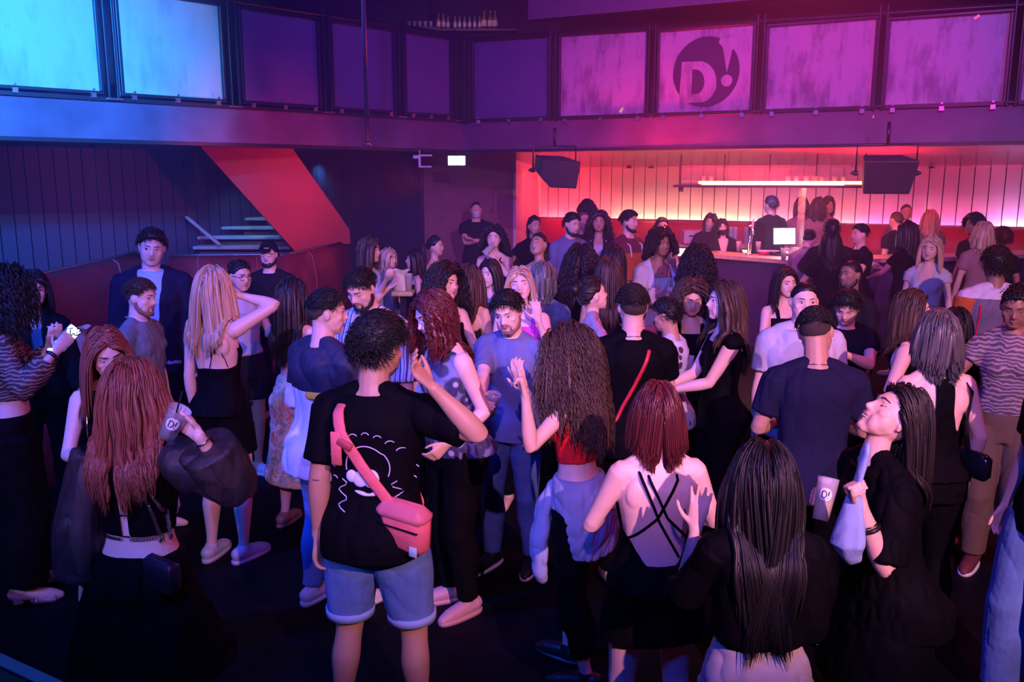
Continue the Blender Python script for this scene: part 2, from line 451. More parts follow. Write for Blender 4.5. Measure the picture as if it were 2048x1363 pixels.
        for sx in (1, -1):
            h.ball((sx * .045, .060, -.018), (.020, .020, .016)); h.ball((sx * .034, .066, -.044), (.018, .018, .022))
            jr = .019 if m else .014
            h.tube([(sx * .052, .004, -.045), (sx * (.045 if m else .040), .026, -.072), (sx * .014, .066, -.094)], [jr, jr, .016], 12)
            h.ball((sx * .030, .050, -.060), (.029, .030, .034)); h.ball((sx * .048, .032, -.035), (.022, .034, .034))
            h.ball((sx * .078, -.006, -.006), (.0075, .017, .029), Euler((.15, 0, sx * -.35)).to_matrix()); h.ball((sx * .079, -.012, .002), (.009, .010, .020), Euler((.2, 0, sx * -.5)).to_matrix())
            # lids
            h.tube([(sx * .018, .071, .010), (sx * .031, .0775, .0185), (sx * .045, .067, .011)], .0048, 6)
            h.tube([(sx * .018, .071, .006), (sx * .031, .0765, -.002), (sx * .045, .066, .006)], .0042, 6)
        h.tube([(-.025, .076, -.053), (-.010, .0895, -.0495), (0, .0885, -.051), (.010, .0895, -.0495), (.025, .076, -.053)], [.003, .0058, .005, .0058, .003], 8)
        h.tube([(-.022, .076, -.058), (0, .088, -.062), (.022, .076, -.058)], [.003, .0072, .003], 8)
        h.ball((0, .070, -.088), (.024 if m else .019, .019, .019)); h.ball((0, .060, -.058), (.030, .026, .034))
        h.ball((0, .079, -.036), (.026, .014, .016))
        M = Matrix.Translation(s.HO) @ s.Mh @ Matrix.Translation(s.HC)
        s.MH = M
        h.xf(M); g.merge(h)
        nb = s.pose(V3(0, -.018, 1.455)); nr = (.060 if s.sex == 'm' else .046) * (1 + (s.b - 1) * .4)
        g.tube([nb, s.Mn @ V3(0, -.012, 1.50) + s.HO, s.Mh @ V3(0, -.008, 1.565) + s.HO, s.Mh @ V3(0, -.012, 1.62) + s.HO],
               [nr * 1.12, nr, nr * .96, nr * .95], 14)
        return g
    def face(s, eyes='open', lipc=None, brow=None):
        M = s.MH
        if eyes:
            for sx in (1, -1):
                g = Geo().ball((0, 0, 0), .0122, None, 10, 14); g.xf(M @ Matrix.Translation((sx * .031, .0675, .0075)))
                o = g.obj('eye', MATS['eye_white'] if eyes == 'open' else s.skin, s.root)
                if eyes == 'open':
                    g = Geo().ball((0, 0, 0), (.0062, .003, .0062)); g.xf(M @ Matrix.Translation((sx * .031 + s.gaze, .0785, .0075)))
                    g.obj('iris', MATS['iris'], o)
                g = Geo().tube([(sx * .018, .0745, .0115), (sx * .031, .0815, .0145 if eyes == 'open' else .004), (sx * .046, .070, .0115)], [.0012, .0018, .001], 5)
                g.xf(M); g.obj('eyelashes', MATS['lash'], s.root)
        for sx in (1, -1):
            g = Geo().tube([(sx * .013, .0895, .029), (sx * .030, .0890, .0335), (sx * .048, .070, .030)], [.0030, .0032, .0014], 6, flat=.8)
            g.xf(M); g.obj('eyebrow', brow or MATS['lash'], s.root)
        g = Geo()
        g.tube([(-.024, .0775, -.0535), (-.010, .0925, -.0500), (0, .0915, -.0517), (.010, .0925, -.0500), (.024, .0775, -.0535)], [.0018, .0042, .0036, .0042, .0018], 8)
        g.tube([(-.021, .0775, -.0575), (0, .091, -.0615), (.021, .0775, -.0575)], [.0018, .0056, .0018], 8)
        g.xf(M); g.obj('lips', lipc or MATS['lips'], s.root)
    gaze = 0.
    # body ---------------------------------------------------------
    def build(s, eyes='open', face=True, lipc=None, brow=None, feet=True):
        g = Geo(); s.torso(g); s.shoulders(g)
        for sg in (1, -1):
            s.arm(g, sg); s.hand_geo(g, sg); s.leg(g, sg); s.foot(g, sg)
        s.head_geo(g)
        me = remesh(g, s.vox, 'body', s.skin, 3, .5); s.bodyo = link(me, 'body', s.root)
        if face: s.face(eyes, lipc, brow)
        return s
    def garment(s, name, m, torso=None, infl=.012, shoulders=0, sleeves=(0, 0), si=.014, sgrow=.01, legs=(0, 0), li=.012, lgrow=0.,
                skirt=None, cutf=None, folds=.004, e=2.35, label=None, flare0=0., extra=None, parent=None, lt0=.0, at0=0.):
        g = Geo()
        if torso: s.torso(g, torso[0], torso[1], infl, e, flare0, legs[0] > 0)
        if shoulders: s.shoulders(g, infl * .9, shoulders)
        for sg, t in zip((1, -1), sleeves):
            if t: s.arm(g, sg, at0, t, si, sgrow)
        for sg, t in zip((1, -1), legs):
            if t: s.leg(g, sg, lt0, t, li, lgrow)
        if skirt:
            zt, zh, fl = skirt[:3]; rr = []
            for i in range(9):
                t = i / 8; z = lerp(zt, zh, t)
                if z > .88: c, X, Y = s.ring(z, infl)
                else:
                    mid = [s.hipj[q].lerp(s.kn[q], min(1, (.91 - z) / .425)) if z > .49 else s.kn[q].lerp(s.an[q], min(1, (.49 - z) / .4)) for q in (1, -1)]
                    c = (mid[0] + mid[1]) / 2; c.z = z + s.HO.z; wx = max(abs(mid[0].x - mid[1].x) / 2 + .095 * s.b, s.tab[2][1] * s.b * min(1, max(0, (z - .62) / .2))); wy = abs(mid[0].y - mid[1].y) / 2 + .115 * s.b
                    f = fl * (.88 - z); X = V3(wx + infl + f, 0, 0); Y = V3(0, wy + infl + f, 0)
                rr.append((c, X, Y))
            g.loft(rr[::-1], 44, 2.2)
            if zt > .95 and zh < .86:
                for sx in (1, -1): g.ball(s.pose(V3(sx * .078, -.052, .895)), (.08 if s.sex == 'f' else .07) * s.b + infl + .004, None, 10, 14)
                g.loft([(s.pose(V3(0, -.02, .99)), V3(.150 * s.b + infl, 0, 0), V3(0, .105 + infl, 0)), (s.pose(V3(0, -.045, .90)), V3(.165 * s.b + infl, 0, 0), V3(0, .10 + infl, 0)), (s.pose(V3(0, -.03, .80)), V3(.150 * s.b + infl, 0, 0), V3(0, .09 + infl, 0))][::-1], 30, 2.2)
        if extra: extra(g)
        vx = s.vox * 1.15
        me = remesh(g, vx, name, m, 3, .5)
        v = coords(me); nrm = normals(me)
        if folds:
            q = v.copy(); q[:, 2] *= .55
            seed = int(abs(s.root.location.x) * 1000) % 9999
            w = np.abs(hsin(q, 16, seed)) ** .6 * 1.3 - .45
            w2 = hsin(q * np.array([1, 1, .5]), 45, seed + 1)
            zt = v[:, 2].max(); zb_ = v[:, 2].min(); att = np.clip((zt - v[:, 2]) / .07, .15, 1) * np.clip((v[:, 2] - zb_) / .05, .35, 1)
            v2 = v + nrm * (att * (w * folds * 1.8 + w2 * folds * .4) + folds * .3)[:, None]
            set_coords(me, v2)
        if cutf is not None:
            A = np.array((Matrix.Translation(s.HO) @ s.Mc).inverted()); l = v @ A[:3, :3].T + A[:3, 3]
            mk = cutf(l[:, 0], l[:, 1], l[:, 2]); cut(me, mk)
        o = link(me, name, parent or s.root)
        if label: o['label'] = label
        return o
    def shoes(s, m, sole=None, kind='sneaker'):
        for sg in (1, -1):
            g = Geo()
            if kind == 'sneaker': s.foot(g, sg, .008)
            else: s.foot(g, sg, .005)
            me = remesh(g, max(.006, s.vox * .9), 'shoe', m, 1)
            v = coords(me); lift = s.an[sg].z - .085
            zz = v[:, 2] - lift; v[:, 2] = np.where(zz < .004, .004, zz) + lift
            set_coords(me, v); cut(me, v[:, 2] > lift + .105)
            o = link(me, 'shoe', s.root)
            an = s.an[sg]; d = V3(sg * .18, 1, 0).normalized(); sd = V3(d.y, -d.x, 0)
            b = V3(an.x, an.y, lift)
            rr = []
            for z in (.0, .022):
                rr.append((b + d * .055 + V3(0, 0, z), sd * .048, d * .145))
            Geo().loft(rr, 20, 2.6).obj('sole', sole or m, o)
    # hair ---------------------------------------------------------
    def hairline(s, az):
        a = np.abs((az + PI) % (2 * PI) - PI)
        return np.interp(a, [0, .6, 1.0, 1.3, 1.62, 1.8, 2.3, PI], [.066, .060, .040, .012, .012, -.015, -.045, -.055])
    def cap(s, off, mess=0., f=60, seed=1, fade=None, top=0., k=56, n=34, fringe=0., lift=0.):
        ph = np.linspace(-1.15, PI / 2 - .03, n); az = np.linspace(0, 2 * PI, k, endpoint=False)
        A, Pp = np.meshgrid(az, ph); A, Pp = A.ravel(), Pp.ravel()
        base = s.skull(-A, Pp); z = base[:, 2]
        aa = np.abs((A + PI) % (2 * PI) - PI); hl = s.hairline(A) + lift * np.clip((aa - .9) / .5, 0, 1)
        t = np.clip((z - hl) / (.018 if not lift else .03), 0, 1); t = t * t * (3 - 2 * t)
        o = off * np.ones_like(z)
        if fade is not None:
            tt = np.clip((z - fade[0]) / (fade[1] - fade[0]), 0, 1); o = lerp(.0025, off, tt)
        o = o + top * np.clip(z / .10, 0, 1) ** 1.5
        dirn = base / (np.linalg.norm(base, axis=1)[:, None] + 1e-6)
        nz = hsin(base, f, seed, 6) * mess
        o = o + np.abs(nz) * (o > .004)
        v = base + dirn * (np.where(t > .001, o * t + .001, 0) - (1 - t) * .012)[:, None]
        g = Geo(); g.rings_raw(v, n, k); return g
    def locks(s, n, length, width=.012, seed=3, curl=0., cf=40., vol=.006, back=True, part=0., spread=.0, lift=0., taper=.5, wave=.0, az_rng=(0, PI), steps=16,
              phmin=-.35, shape=None, gather=None, front=1.):
        r = np.random.default_rng(seed)
        az = r.uniform(-PI, PI, n); ph = np.arcsin(r.uniform(math.sin(phmin), .995, n))
        b = s.skull(az, ph); hl = s.hairline(-az)
        ok = b[:, 2] > hl + .002
        az, ph, b = az[ok], ph[ok], b[ok]; n = len(az)
        L = length * r.uniform(.82, 1.05, n)
        if shape is not None: L = L * shape(az)
        nrm = b / np.linalg.norm(b, axis=1)[:, None]
        P = b + nrm * r.uniform(.002, vol + .004, n)[:, None]
        side = np.sign(b[:, 0] - part + r.normal(0, .004, n)); side[side == 0] = 1
        top = np.clip((b[:, 2] - .03) / .07, 0, 1)
        sw = np.clip((b[:, 1] + .05) / .08, .12, 1)
        d = np.stack([side * sw * (.5 + top), -.35 - .5 * (b[:, 1] > 0) * front, -.4 + 0 * top], -1)
        d -= nrm * (d * nrm).sum(1)[:, None]; d /= np.linalg.norm(d, axis=1)[:, None]; d += nrm * lift
        step = (L / steps)[:, None]; pts = [P.copy()]; off = r.uniform(.004, vol + .006, n)
        A = np.array(s.MH); A3 = A[:3, :3]; gdir = A3.T @ np.array([0, 0, -1.]); gdir /= np.linalg.norm(gdir)
        # torso collision frame (head-local): a capsule set for neck and shoulders
        iM = s.MH.inverted()
        cap_pts = []
        def addc(a, bb, ra): cap_pts.append((np.array(iM @ a), np.array(iM @ bb), ra))
        addc(s.pose(V3(0, -.012, 1.44)), s.Mh @ V3(0, -.01, 1.60) + s.HO, .058)
        for sg in (1, -1): addc(s.pose(V3(0, -.012, 1.40)), s.sh[sg], .080 * s.ar)
        addc(s.pose(V3(-.06, -.005, 1.33)), s.pose(V3(.06, -.005, 1.33)), .118 * s.b); addc(s.pose(V3(-.05, 0, 1.15)), s.pose(V3(.05, 0, 1.15)), .108 * s.b)
        addc(s.pose(V3(-.07, -.01, .98)), s.pose(V3(.07, -.01, .98)), .122 * s.b)
        spin = r.uniform(0, 6.28, n)
        for i in range(steps):
            t = (i + 1) / steps
            d = d + gdir * .34; d += np.stack([side * spread, 0 * side, 0 * side], -1)
            if gather is not None:
                gp = np.array(gather); w = gp - P; w /= np.linalg.norm(w, axis=1)[:, None]; d = d * .45 + w * .9
            d /= np.linalg.norm(d, axis=1)[:, None]
            P = P + d * step
            # skull
            q = P / np.array([.0745, .096, .112]); q[:, 1] += .05
            m = np.linalg.norm(q, axis=1); tgt = 1 + (off + .004) / .09; ins = (m < tgt) & (P[:, 2] > -.10)
            P[ins] *= (tgt[ins] / m[ins])[:, None]
            # keep the face clear
            fc = (P[:, 1] > .035) & (P[:, 2] < .052) & (np.abs(P[:, 0]) < .070) & (P[:, 2] > -.14)
            P[fc, 0] = side[fc] * (.072 + off[fc] * .5); P[fc, 1] -= .012
            for a, bb, ra in cap_pts:
                ab = bb - a; u = np.clip(((P - a) @ ab) / (ab @ ab + 1e-9), 0, 1)[:, None]; c = a + ab * u; w = P - c; dist = np.linalg.norm(w, axis=1)
                m = dist < ra + off; 
                if m.any(): P[m] = c[m] + w[m] / (dist[m][:, None] + 1e-9) * (ra + off[m])[:, None]
            pts.append(P.copy())
        W = np.stack(pts, 1)             # n, steps+1, 3
        if curl or wave:
            tt = np.linspace(0, 1, steps + 1)[None, :]
            ph_ = spin[:, None] + tt * cf * (L / .3)[:, None]
            amp = (curl + 0 * tt) * np.clip(tt * 4, 0, 1)
            W[..., 0] += np.cos(ph_) * amp; W[..., 1] += np.sin(ph_) * amp * .8; W[..., 2] += np.sin(ph_ * 1.1) * amp * .5
            if wave: W[..., 0] += np.sin(tt * 14 + spin[:, None] * .3) * wave * tt
        # ribbons with a five sided section
        k = 4; T = np.gradient(W, axis=1); T /= np.linalg.norm(T, axis=2)[..., None] + 1e-9
        out = W - np.array([0, 0, 0]); outn = W * np.array([1, 1, .0]) ; outn /= np.linalg.norm(outn, axis=2)[..., None] + 1e-9
        X = np.cross(T, outn); X /= np.linalg.norm(X, axis=2)[..., None] + 1e-9; Y = np.cross(X, T)
        tt = np.linspace(0, 1, steps + 1); rad = width * np.interp(tt, [0, .1, .6, .9, 1], [.5, 1, 1, taper, .12])[None, :] * r.uniform(.6, 1.3, n)[:, None]
        vs = []
        for j in range(k):
            a = 2 * PI * j / k; vs.append(W + X * (rad * math.cos(a))[..., None] + Y * (rad * .45 * math.sin(a))[..., None])
        Vv = np.stack(vs, 2).reshape(-1, 3)     # n*(steps+1)*k
        F = []; m1 = steps + 1
        for i in range(n):
            o = i * m1 * k
            for a in range(steps):
                for j in range(k): F.append((o + a * k + j, o + a * k + (j + 1) % k, o + (a + 1) * k + (j + 1) % k, o + (a + 1) * k + j))
            F.append(tuple(o + j for j in range(k))[::-1]); F.append(tuple(o + steps * k + j for j in range(k)))
        g = Geo(); g.V = [Vv]; g.F = F; g.n = len(Vv); return g
    def hair(s, style, m, n=None, seed=5, length=.45, **kw):
        dn = n or int(np.interp(s.D, [2.5, 5, 8, 14], [900, 420, 170, 80])); wf = np.interp(s.D, [2.5, 5, 8, 14], [.0034, .0052, .009, .013])
        g = Geo()
        def fz():
            q = s.cap(.0032, .0006, 90, seed + 3); q.xf(s.MH); q.obj('faded_sides', MATS['hair_faded'], s.root)
        if style == 'short':
            g.merge(s.cap(.011, .003, 70, seed, fade=(-.06, .04), top=.008)); g.merge(s.tufts(dn * 3, .030, wf * .8, seed))
        elif style == 'buzz': g.merge(s.cap(.005, .0015, 120, seed, fade=(-.03, .05)))
        elif style == 'fade': fz(); g.merge(s.cap(.010, .003, 90, seed, fade=(.02, .065), top=.008, lift=.030)); g.merge(s.tufts(dn * 5, .022, wf * .7, seed, phmin=.18))
        elif style == 'messy': pf = kw.pop('puff', 0.); g.merge(s.cap(.020 + pf, .010, 55, seed, fade=(-.08, .02), top=.012 + pf * .4)); g.merge(s.tufts(dn * 5, .042, wf * .75, seed, up=.12, lift=pf + .006)); g.merge(s.tufts(dn, .05, wf * .7, seed + 4, up=.35, lift=pf))
        elif style == 'quiff': fz(); g.merge(s.cap(.012, .004, 60, seed, fade=(-.0, .05), top=.016, lift=.015)); g.merge(s.tufts(dn * 4, .034, wf * .75, seed, phmin=.1, up=.25))
        elif style == 'curtain': g.merge(s.cap(.020, .006, 60, seed, fade=(-.08, .02), top=.014)); g.merge(s.locks(dn * 2, .10, wf * .9, seed, vol=.012, phmin=.2, steps=9, part=.012, spread=.10)); g.merge(s.tufts(dn, .03, wf * .8, seed))
        elif style == 'afro': g.merge(s.cap(.030, .014, 50, seed, top=.015)); g.merge(s.locks(dn * 3, .12, wf, seed, curl=.010, cf=40, vol=.03, steps=14, spread=.15, lift=.7))
        elif style == 'curly':
            g.merge(s.cap(.022, .010, 60, seed, top=.01)); g.merge(s.locks(dn // 2, length * .95, wf * 3.2, seed + 1, vol=.02, steps=14, spread=.05, lift=.2)); cu = kw.pop('curl', .008)
            g.merge(s.locks(int(dn * 3.4), length, wf * .72, seed, curl=cu, cf=30, vol=.040, steps=24, spread=.07, lift=.55, **kw))
        elif style == 'bun':
            g.merge(s.cap(.008, .002, 80, seed)); g.merge(s.locks(dn // 2, .13, wf, seed, vol=.004, steps=9, gather=(0, -.10, .05))); g.ball((0, -.115, .062), (.040, .036, .040))
            g.merge(s.tufts(dn // 4, .03, wf, seed, phmin=.6))
        elif style == 'pony':
            g.merge(s.cap(.008, .002, 80, seed)); g.merge(s.locks(dn // 2, .13, wf, seed, vol=.004, steps=9, gather=(0, -.11, .03)))
            for i in range(26):
                a, b = rng.normal(0, .010, 2); g.tube([(a * .4, -.105, .03), (a, -.145 + b * .5, .01), (a * 1.5, -.150 + b, -.08), (a * 1.2, -.135 + b, -.20 - .03 * abs(a) * 50)], [.006, .009, .008, .002], 5)
        elif style == 'bob': g.merge(s.cap(.016, .002, 60, seed, top=.006)); g.merge(s.locks(dn // 2, length * .97, wf * 3.4, seed + 1, vol=.008, steps=12, taper=1., spread=.04)); g.merge(s.locks(int(dn * 3.8), length, wf * .95, seed, vol=.014, steps=14, taper=.95, spread=.04, **kw))
        else:
            vol = kw.pop('vol', .020); g.merge(s.cap(.012, .002, 60, seed, top=.006))
            g.merge(s.locks(dn // 2, length * .94, wf * 3.4, seed + 1, vol=.008, steps=16, taper=.9, **kw)); g.merge(s.locks(int(dn * 3.6), length, wf * .92, seed, vol=vol, steps=20, **kw))
        g.xf(s.MH)
        o = g.obj('hair', m, s.root); return o
    def tufts(s, n, ln, w, seed, phmin=-.4, up=0., lift=0.):
        r = np.random.default_rng(seed + 9); g = Geo()
        az = r.uniform(-PI, PI, n); ph = np.arcsin(r.uniform(math.sin(phmin), .99, n)); b = s.skull(az, ph, .008); hl = s.hairline(-az)
        for i in np.nonzero(b[:, 2] > hl + .004)[0]:
            p = b[i]; nn = p / np.linalg.norm(p); d = np.array([.3 * r.normal(), .25 + .3 * r.normal(), .2 * r.normal()]); d -= nn * (d @ nn); d /= np.linalg.norm(d)
            l = ln * r.uniform(.6, 1.1); q = p + nn * (.012 + lift); e = q + (d * (1 - up * .4) + nn * (.25 + up)) * l * .6; e2 = e + (d + nn * .1 * up - np.array([0, 0, .2])) * l * .4
            g.tube([q - nn * .006, (q + e) / 2 + nn * .003, e, e2], [w * .45, w * .6, w * .4, w * .1], 4, flat=.5, round_ends=False)
        return g
    def beard(s, m, full=1., t=.004):
        g = Geo(); t = t * full
        for sx in (1, -1):
            g.tube([(sx * .066, .010, -.020), (sx * .060, .012, -.048), (sx * .052, .034, -.078), (sx * .020, .073, -.101)], [.012, .018 + t, .019 + t, .018 + t], 8)
        g.ball((0, .080, -.093), (.023, .017, .015)); 
        g.tube([(-.028, .078, -.050), (-.012, .092, -.040), (.012, .092, -.040), (.028, .078, -.050)], [.004, .0055, .0055, .004], 8)
        g.tube([(-.028, .078, -.050), (-.028, .078, -.080)], .006, 6); g.tube([(.028, .078, -.050), (.028, .078, -.080)], .006, 6)
        g.xf(s.MH); me = remesh(g, max(.004, s.vox * .7), 'beard', m, 1); link(me, 'beard', s.root)
    # accessories --------------------------------------------------
    def glasses(s, m):
        g = Geo()
        for sx in (1, -1):
            c = [(sx * .032 + math.cos(a) * .024, .092 - abs(math.cos(a)) * .004, .006 + math.sin(a) * .019) for a in np.linspace(0, 2 * PI, 17)]
            g.tube(c, .0016, 5, round_ends=False); g.tube([(sx * .055, .090, .010), (sx * .074, .060, .012), (sx * .081, -.005, .008)], .0016, 5)
        g.tube([(-.009, .093, .010), (0, .096, .013), (.009, .093, .010)], .0016, 5)
        g.xf(s.MH); return g.obj('glasses', m, s.root)
    def mask(s, m):
        k, n = 13, 9; v = []
        for i in range(n):
            z = lerp(-.020, -.108, i / (n - 1))
            for j in range(k):
                a = lerp(-1.15, 1.15, j / (k - 1)); b = .116 - .024 * abs(i / (n - 1) - .25)
                v.append((math.sin(a) * .072 * (1 - .25 * (i / (n - 1)) ** 2), math.cos(a) * b * .97 - .002 + (.004 if i % 3 == 1 else 0), z))
        v = np.array(v); v2 = v - np.array([0, .004, 0]); f = [(i * k + j, i * k + j + 1, (i + 1) * k + j + 1, (i + 1) * k + j) for i in range(n - 1) for j in range(k - 1)]
        g = Geo().add(v, f).add(v2, [q[::-1] for q in f])
        for sx in (1, -1):
            g.tube([(sx * .066, .046, -.026), (sx * .080, .0, .012), (sx * .078, -.02, -.01)], .0014, 5); g.tube([(sx * .056, .046, -.095), (sx * .078, -.005, -.045), (sx * .078, -.02, -.01)], .0014, 5)
        g.xf(s.MH); return g.obj('face_mask', m, s.root)
    def necklace(s, m, r=.002, drop=.0):
        c = []
        for a in np.linspace(0, 2 * PI, 25): c.append(s.pose(V3(math.sin(a) * (.066 if s.sex == 'm' else .054), -.015 + math.cos(a) * .068, 1.468 - .022 * math.cos(a) - drop * max(0, math.cos(a)))))
        return Geo().tube(c, r, 6, round_ends=False).obj('necklace', m, s.root)
    def cuff(s, sg, t, m, r=.004, name='bracelet', w=.028):
        el, wr = s.el[sg], s.wr[sg]; p = el.lerp(wr, t - 1); d = (wr - el).normalized(); x = d.cross(V3(0, .2, 1)).normalized(); y = d.cross(x)
        rad = w * s.ar + .004
        return Geo().tube([p + (x * math.cos(a) + y * math.sin(a)) * rad for a in np.linspace(0, 2 * PI, 17)], r, 6, round_ends=False).obj(name, m, s.root)
    def straps(s, m, pairs, r=.005, name='strap', parent=None, infl=.006, flat=.5):
        """thin straps lying on the torso: each pair is a list of (x, z, front/back) surface points"""
        g = Geo()
        for pts in pairs: g.tube([s.surf(x, z, fb, infl) for x, z, fb in s.dens(pts)], r, 6, flat=flat, up=(0, 1, 0))
        return g.obj(name, m, parent or s.root)
    def dens(s, pts):
        out = []
        for a, b in zip(pts, pts[1:]):
            for i in range(8): out.append(tuple(lerp(a[k], b[k], i / 8) for k in range(3)))
        return out + [pts[-1]]
    def surf(s, x, z, fb, infl=.006):
        """point on the torso surface; fb=1 front, -1 back, fractional goes over the shoulder"""
        t = s.tab; wb = s.b
        wx = np.interp(z, [a[0] for a in t], [a[1] for a in t]) * wb; wy = np.interp(z, [a[0] for a in t], [a[2] for a in t]) * wb
        yo = np.interp(z, [a[0] for a in t], [a[3] for a in t])
        if z > 1.36: wx = max(wx, s.sw + .02); wy = max(wy, .075)
        k = max(0, 1 - abs(x / wx) ** 2.35) ** (1 / 2.35)
        y = yo + fb * (wy * k + infl)
        if s.sex == 'f' and fb > 0: y += .035 * math.exp(-((abs(x) - .068) / .05) ** 2 - ((z - 1.275) / .05) ** 2)
        if fb < 0 and 1.26 < z < 1.42: y -= .012 * math.exp(-((abs(x) - .085) / .05) ** 2)
        return s.pose(V3(x, y, z), z)
    def world(s, p): 
        return s.root.matrix_local_ @ p
    def W(s, p):
        M = Matrix.Translation(s.root.location) @ Matrix.Rotation(s.root.rotation_euler.z, 4, 'Z') @ Matrix.Scale(s.s, 4)
        return M @ p
    def Wd(s, d): return Matrix.Rotation(s.root.rotation_euler.z, 3, 'Z') @ d
# ================================================================ room
def proj(p):
    d = Vector(p) - Vector((0, 0, CH)); y = d.y * _c - d.z * _s; u = (d.y * _s + d.z * _c) / y
    return 1024 + FPX * d.x / y, 681.5 - FPX * u
def struct(g, name, m, smooth=False):
    o = g.obj(name, m, None, smooth); o['kind'] = 'structure'; return o
class Line:
    """a vertical plane over a ground line; s in metres along it, n = offset toward the room"""
    def __init__(s, a, b):
        s.a, s.b = Vector((*a, 0)), Vector((*b, 0)); s.d = (s.b - s.a).normalized(); s.L = (s.b - s.a).length
        s.n = Vector((s.d.y, -s.d.x, 0))
        s.R = Matrix((s.d, -s.n, (0, 0, 1))).transposed()      # local x along, y into wall, z up
    def p(s, t, n=0, z=0): return s.a + s.d * t + s.n * n + Vector((0, 0, z))
    def t_at(s, px, z):
        lo, hi = -8, s.L + 8
        f = lambda t: proj(s.p(t, 0, z))[0] - px
        for _ in range(50):
            m = (lo + hi) / 2
            if s.p(m).y < .5 or f(m) < 0: lo = m
            else: hi = m
        return (lo + hi) / 2
    def hit(s, px, py, n=0.):
        r = at(px, py, 1.) - Vector((0, 0, CH)); o = Vector((0, 0, CH)); a = s.p(0, n)
        k = (a - o).dot(s.n) / r.dot(s.n); q = o + r * k; return (q - s.a).dot(s.d), q.z
    def box(s, g, t0, t1, z0, z1, n0, n1): return g.box(s.p((t0 + t1) / 2, (n0 + n1) / 2, (z0 + z1) / 2), (t1 - t0, abs(n1 - n0), z1 - z0), s.R)
    def poly(s, g, pts, n0, n1):
        k = len(pts); v = [s.p(t, n0, z) for t, z in pts] + [s.p(t, n1, z) for t, z in pts]
        return g.add(v, [tuple(range(k))[::-1], tuple(range(k, 2 * k))] + [(i, (i + 1) % k, (i + 1) % k + k, i + k) for i in range(k)])

steel = mat('dark_steel', (.05, .05, .06), .35, .6)
black = mat('black_paint', (.012, .012, .015), .5)
fasc = mat('painted_fascia', (.17, .10, .17), .45, 0, bump=.1, bscale=6, var=.25, vscale=2.5)
wallm = mat('dark_wall_paint', (.10, .09, .12), .6, var=.2, vscale=3)
ceilm = mat('dark_ceiling', (.05, .045, .06), .7)
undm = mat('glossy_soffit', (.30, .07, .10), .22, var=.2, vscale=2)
floorm = mat('black_dance_floor', (.004, .004, .007), .55, bump=.1, bscale=30, var=.4, vscale=3, spec=.06)
red_leather = mat('red_leatherette', (.26, .022, .035), .38, bump=.15, bscale=5, var=.15, vscale=4)
red_paint = mat('red_paint', (.48, .045, .05), .4, var=.12, vscale=2)
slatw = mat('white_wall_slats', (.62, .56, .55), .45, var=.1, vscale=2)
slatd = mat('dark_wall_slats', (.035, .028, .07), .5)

def sheet_mat(name, base, dirt, sc, amt):
    m, N, L, b = nt(name); MATS[name] = m; b.inputs['Roughness'].default_value = .42
    tc = N.new('ShaderNodeTexCoord'); mp = N.new('ShaderNodeMapping'); mp.inputs['Scale'].default_value = (1.6, 1.6, .45); L.new(tc.outputs['Object'], mp.inputs[0])
    n1 = N.new('ShaderNodeTexNoise'); n1.inputs['Scale'].default_value = sc; n1.inputs['Detail'].default_value = 8; n1.inputs['Roughness'].default_value = .65; L.new(mp.outputs[0], n1.inputs['Vector'])
    n2 = N.new('ShaderNodeTexNoise'); n2.inputs['Scale'].default_value = 1.1; n2.inputs['Detail'].default_value = 4; L.new(tc.outputs['Object'], n2.inputs['Vector'])
    mu = N.new('ShaderNodeMath'); mu.operation = 'ADD'; L.new(n1.outputs['Fac'], mu.inputs[0]); L.new(n2.outputs['Fac'], mu.inputs[1])
    cr = N.new('ShaderNodeValToRGB'); cr.color_ramp.elements[0].position = .86 - amt; cr.color_ramp.elements[1].position = 1.12
    cr.color_ramp.elements[0].color = (*dirt, 1); cr.color_ramp.elements[1].color = (*base, 1)
    L.new(mu.outputs[0], cr.inputs[0]); L.new(cr.outputs[0], b.inputs['Base Color']); return m
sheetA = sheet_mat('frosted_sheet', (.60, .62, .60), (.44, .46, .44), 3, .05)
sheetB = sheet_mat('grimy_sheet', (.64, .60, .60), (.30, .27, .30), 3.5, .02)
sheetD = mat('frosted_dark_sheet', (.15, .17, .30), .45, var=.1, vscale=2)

LB = Line((-4.89, 8.7), (-.71, 13.0))      # left balcony front
RB = Line((-.71, 13.0), (5.54, 9.8))       # rear balcony front
ZF, ZB, ZT = 2.74, 3.14, 4.28

# floor, raised floor, stage edge, ceiling, outer shell
struct(Geo().box((0, 9, -.1), (26, 26, .2)), 'floor', floorm)
g = Geo(); pts = [(-4.9, 7.55), (-2.2, 7.62), (9, 7.62), (9, 20), (-9, 20), (-9, 7.55)]
k = len(pts); g.add([(x, y, .0) for x, y in pts] + [(x, y, .2) for x, y in pts], [tuple(range(k))[::-1], tuple(range(k, 2 * k))] + [(i, (i + 1) % k, (i + 1) % k + k, i + k) for i in range(k)])
struct(g, 'floor_raised', floorm)
struct(Geo().box((0, 9, 6.6), (26, 26, .2)), 'ceiling', ceilm)
struct(Geo().box((-9.6, 9, 3.3), (.2, 26, 6.8)), 'wall_left', wallm)
struct(Geo().box((9.6, 9, 3.3), (.2, 26, 6.8)), 'wall_right', wallm)
struct(Geo().box((0, 20, 3.3), (26, .2, 6.8)), 'wall_back', wallm)
struct(Geo().box((0, -3.6, 3.3), (26, .2, 6.8)), 'wall_front', wallm)

